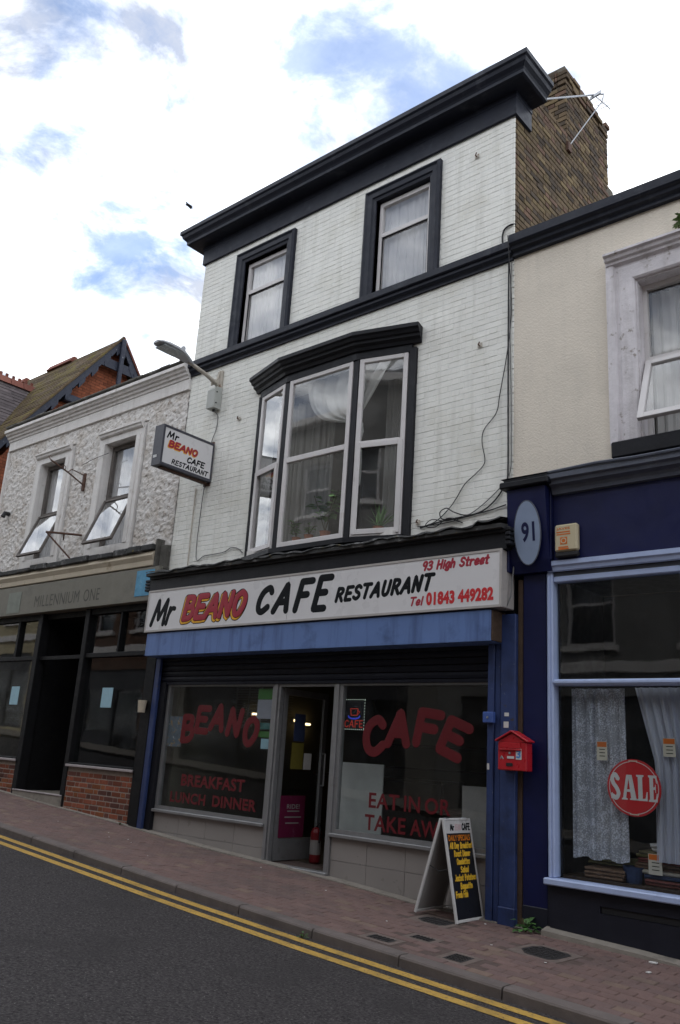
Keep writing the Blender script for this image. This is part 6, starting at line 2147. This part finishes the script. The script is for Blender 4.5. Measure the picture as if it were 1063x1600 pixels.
wire('grey cable hugging the party line below the cornice', [(-4.40, Y0, 7.35), (-4.42, Y0, 6.6), (-4.40, Y0, 5.8), (-4.39, Y0, 5.0), (-4.40, Y0, 4.75), (-4.47, Y0, 4.62), (-4.66, Y0, 4.46), (-4.9, Y0, 4.32), (-5.1, Y0, 4.30)], .006, 'grey_cable')
wire('loop of slack black cable above the fascia ledge', [(-4.45, Y0, 4.36), (-4.7, Y0, 4.32), (-4.95, Y0, 4.31), (-5.1, -.05, 4.36), (-5.2, -.05, 4.42), (-5.29, -.05, 4.38), (-5.26, -.04, 4.30), (-5.15, -.03, 4.29), (-5.05, -.03, 4.25), (-5.0, Y0, 4.23)], .007)
wire('frayed cable tangle at the left end of the bundle', [(-5.0, -.03, 4.30), (-5.2, -.04, 4.27), (-5.4, -.05, 4.31), (-5.5, -.03, 4.25), (-5.35, -.04, 4.22), (-5.2, -.04, 4.30), (-5.05, -.03, 4.27), (-5.3, -.03, 4.25), (-5.62, Y0, 4.26)], .005)
wire('short cable hooking over the string course by the brick corner', [(-4.52, Y0, 7.62), (-4.53, Y0, 7.75), (-4.50, Y0, 7.84), (-4.42, Y0, 7.87), (-4.37, .02, 7.88)], .011)
wire('cable from the street lamp box down past the projecting sign', [(-9.51, -.07, 6.60), (-9.46, Y0, 6.52), (-9.46, Y0, 6.3), (-9.54, Y0, 6.08), (-9.56, Y0, 5.6), (-9.60, Y0, 5.2), (-9.60, Y0, 4.32), (-9.40, Y0, 4.31), (-9.0, Y0, 4.32), (-8.85, Y0, 4.37), (-8.7, Y0, 4.34), (-8.6, Y0, 4.27)], .007, 'grey_cable')
wire('thin pipe down the white wall left of the bay', [(-9.78, Y0, 5.4), (-9.78, Y0, 4.9), (-9.77, Y0, 4.2)], .010, 'bracket', 'conduit')
wire('thin wire strung across the crusted white wall', [(-12.2, -.07, 6.42), (-12.6, -.09, 6.38), (-12.95, -.1, 6.32)], .005)
for k, (x, z) in enumerate(((-4.915, 9.08), (-8.97, 6.36), (-4.82, 6.38), (-5.62, 4.31))):
    t = thing('wall_hook', ('small hook near the top right of the white wall', 'small rusty hook left of the bay hood', 'small hook right of the bay in mid wall', 'small nail at the end of the cable bundle')[k], 'hook', (x, -.01, z))
    part('pin', MB().tube([(x, .0, z), (x, -.05, z), (x + .02, -.055, z + .03)], .008, 5), MT['iron'], t)
    part('plate', MB().box(x - .03, x + .03, -.016, -.010, z - .02, z + .035), MT['bracket'], t)

ae = thing('tv_aerial', 'metal television aerial on a pole fixed to the brick party wall', 'aerial', (-4.37, 1.4, 9.96))
tip = Vector((-4.0, 1.80, 10.78))
part('pole', MB().tube([(-4.37, 1.47, 9.96), tip], .008, 6).tube([(-4.37, .62, 10.14), (-4.0, 1.86, 10.95)], .013, 8), MT['steel'], ae)
an = MB()
an.tube([tip + Vector((-.03, -.17, -.02)), tip + Vector((.03, .20, .0))], .007, 6)
for k in range(5):
    c_ = tip + Vector((-.03 + .015 * k, -.15 + .085 * k, -.02))
    an.tube([c_ + Vector((-.12 + .008 * k, .03, .03)), c_ + Vector((.12 - .008 * k, -.03, -.03))], .004, 5)
an.tube([tip, tip + Vector((0.0, .06, .17))], .010, 6)
part('boom', an, MT['steel'], ae)
part('reflector', MB().obox(tip + Vector((-.03, -.16, .0)), (.08, 0, .02), (0, .01, .0), (0, .01, .035)), MT['steel'], ae)
part('clamp', MB().box(-4.38, -4.34, 1.42, 1.52, 9.88, 10.02), MT['iron'], ae)

d = Vector((-0.7212, 0.5145, 0.6150))
bp = Vector((0, -7.8, 1.6)) + d * 42
bd = thing('bird', 'dark bird flying high left of the cornice', 'bird', tuple(bp))
body = MB().lathe([(.004, -.20), (.05, -.12), (.07, .0), (.05, .11), (.035, .16), (.012, .22)], bp, 10, (.8, .5, -.35))
part('body', body, MT['bird_dark'], bd, smooth=True)
for s in (-1, 1):
    part('wing', MB().prism([bp + Vector((.06, .04, 0)), bp + Vector((-.08, -.05, 0)), bp + s * Vector((-.3, .38, .16)) + Vector((-.05, 0, 0)), bp + s * Vector((-.26, .40, .17)) + Vector((.06, .03, 0))], (0, 0, .012)), MT['bird_dark'], bd)
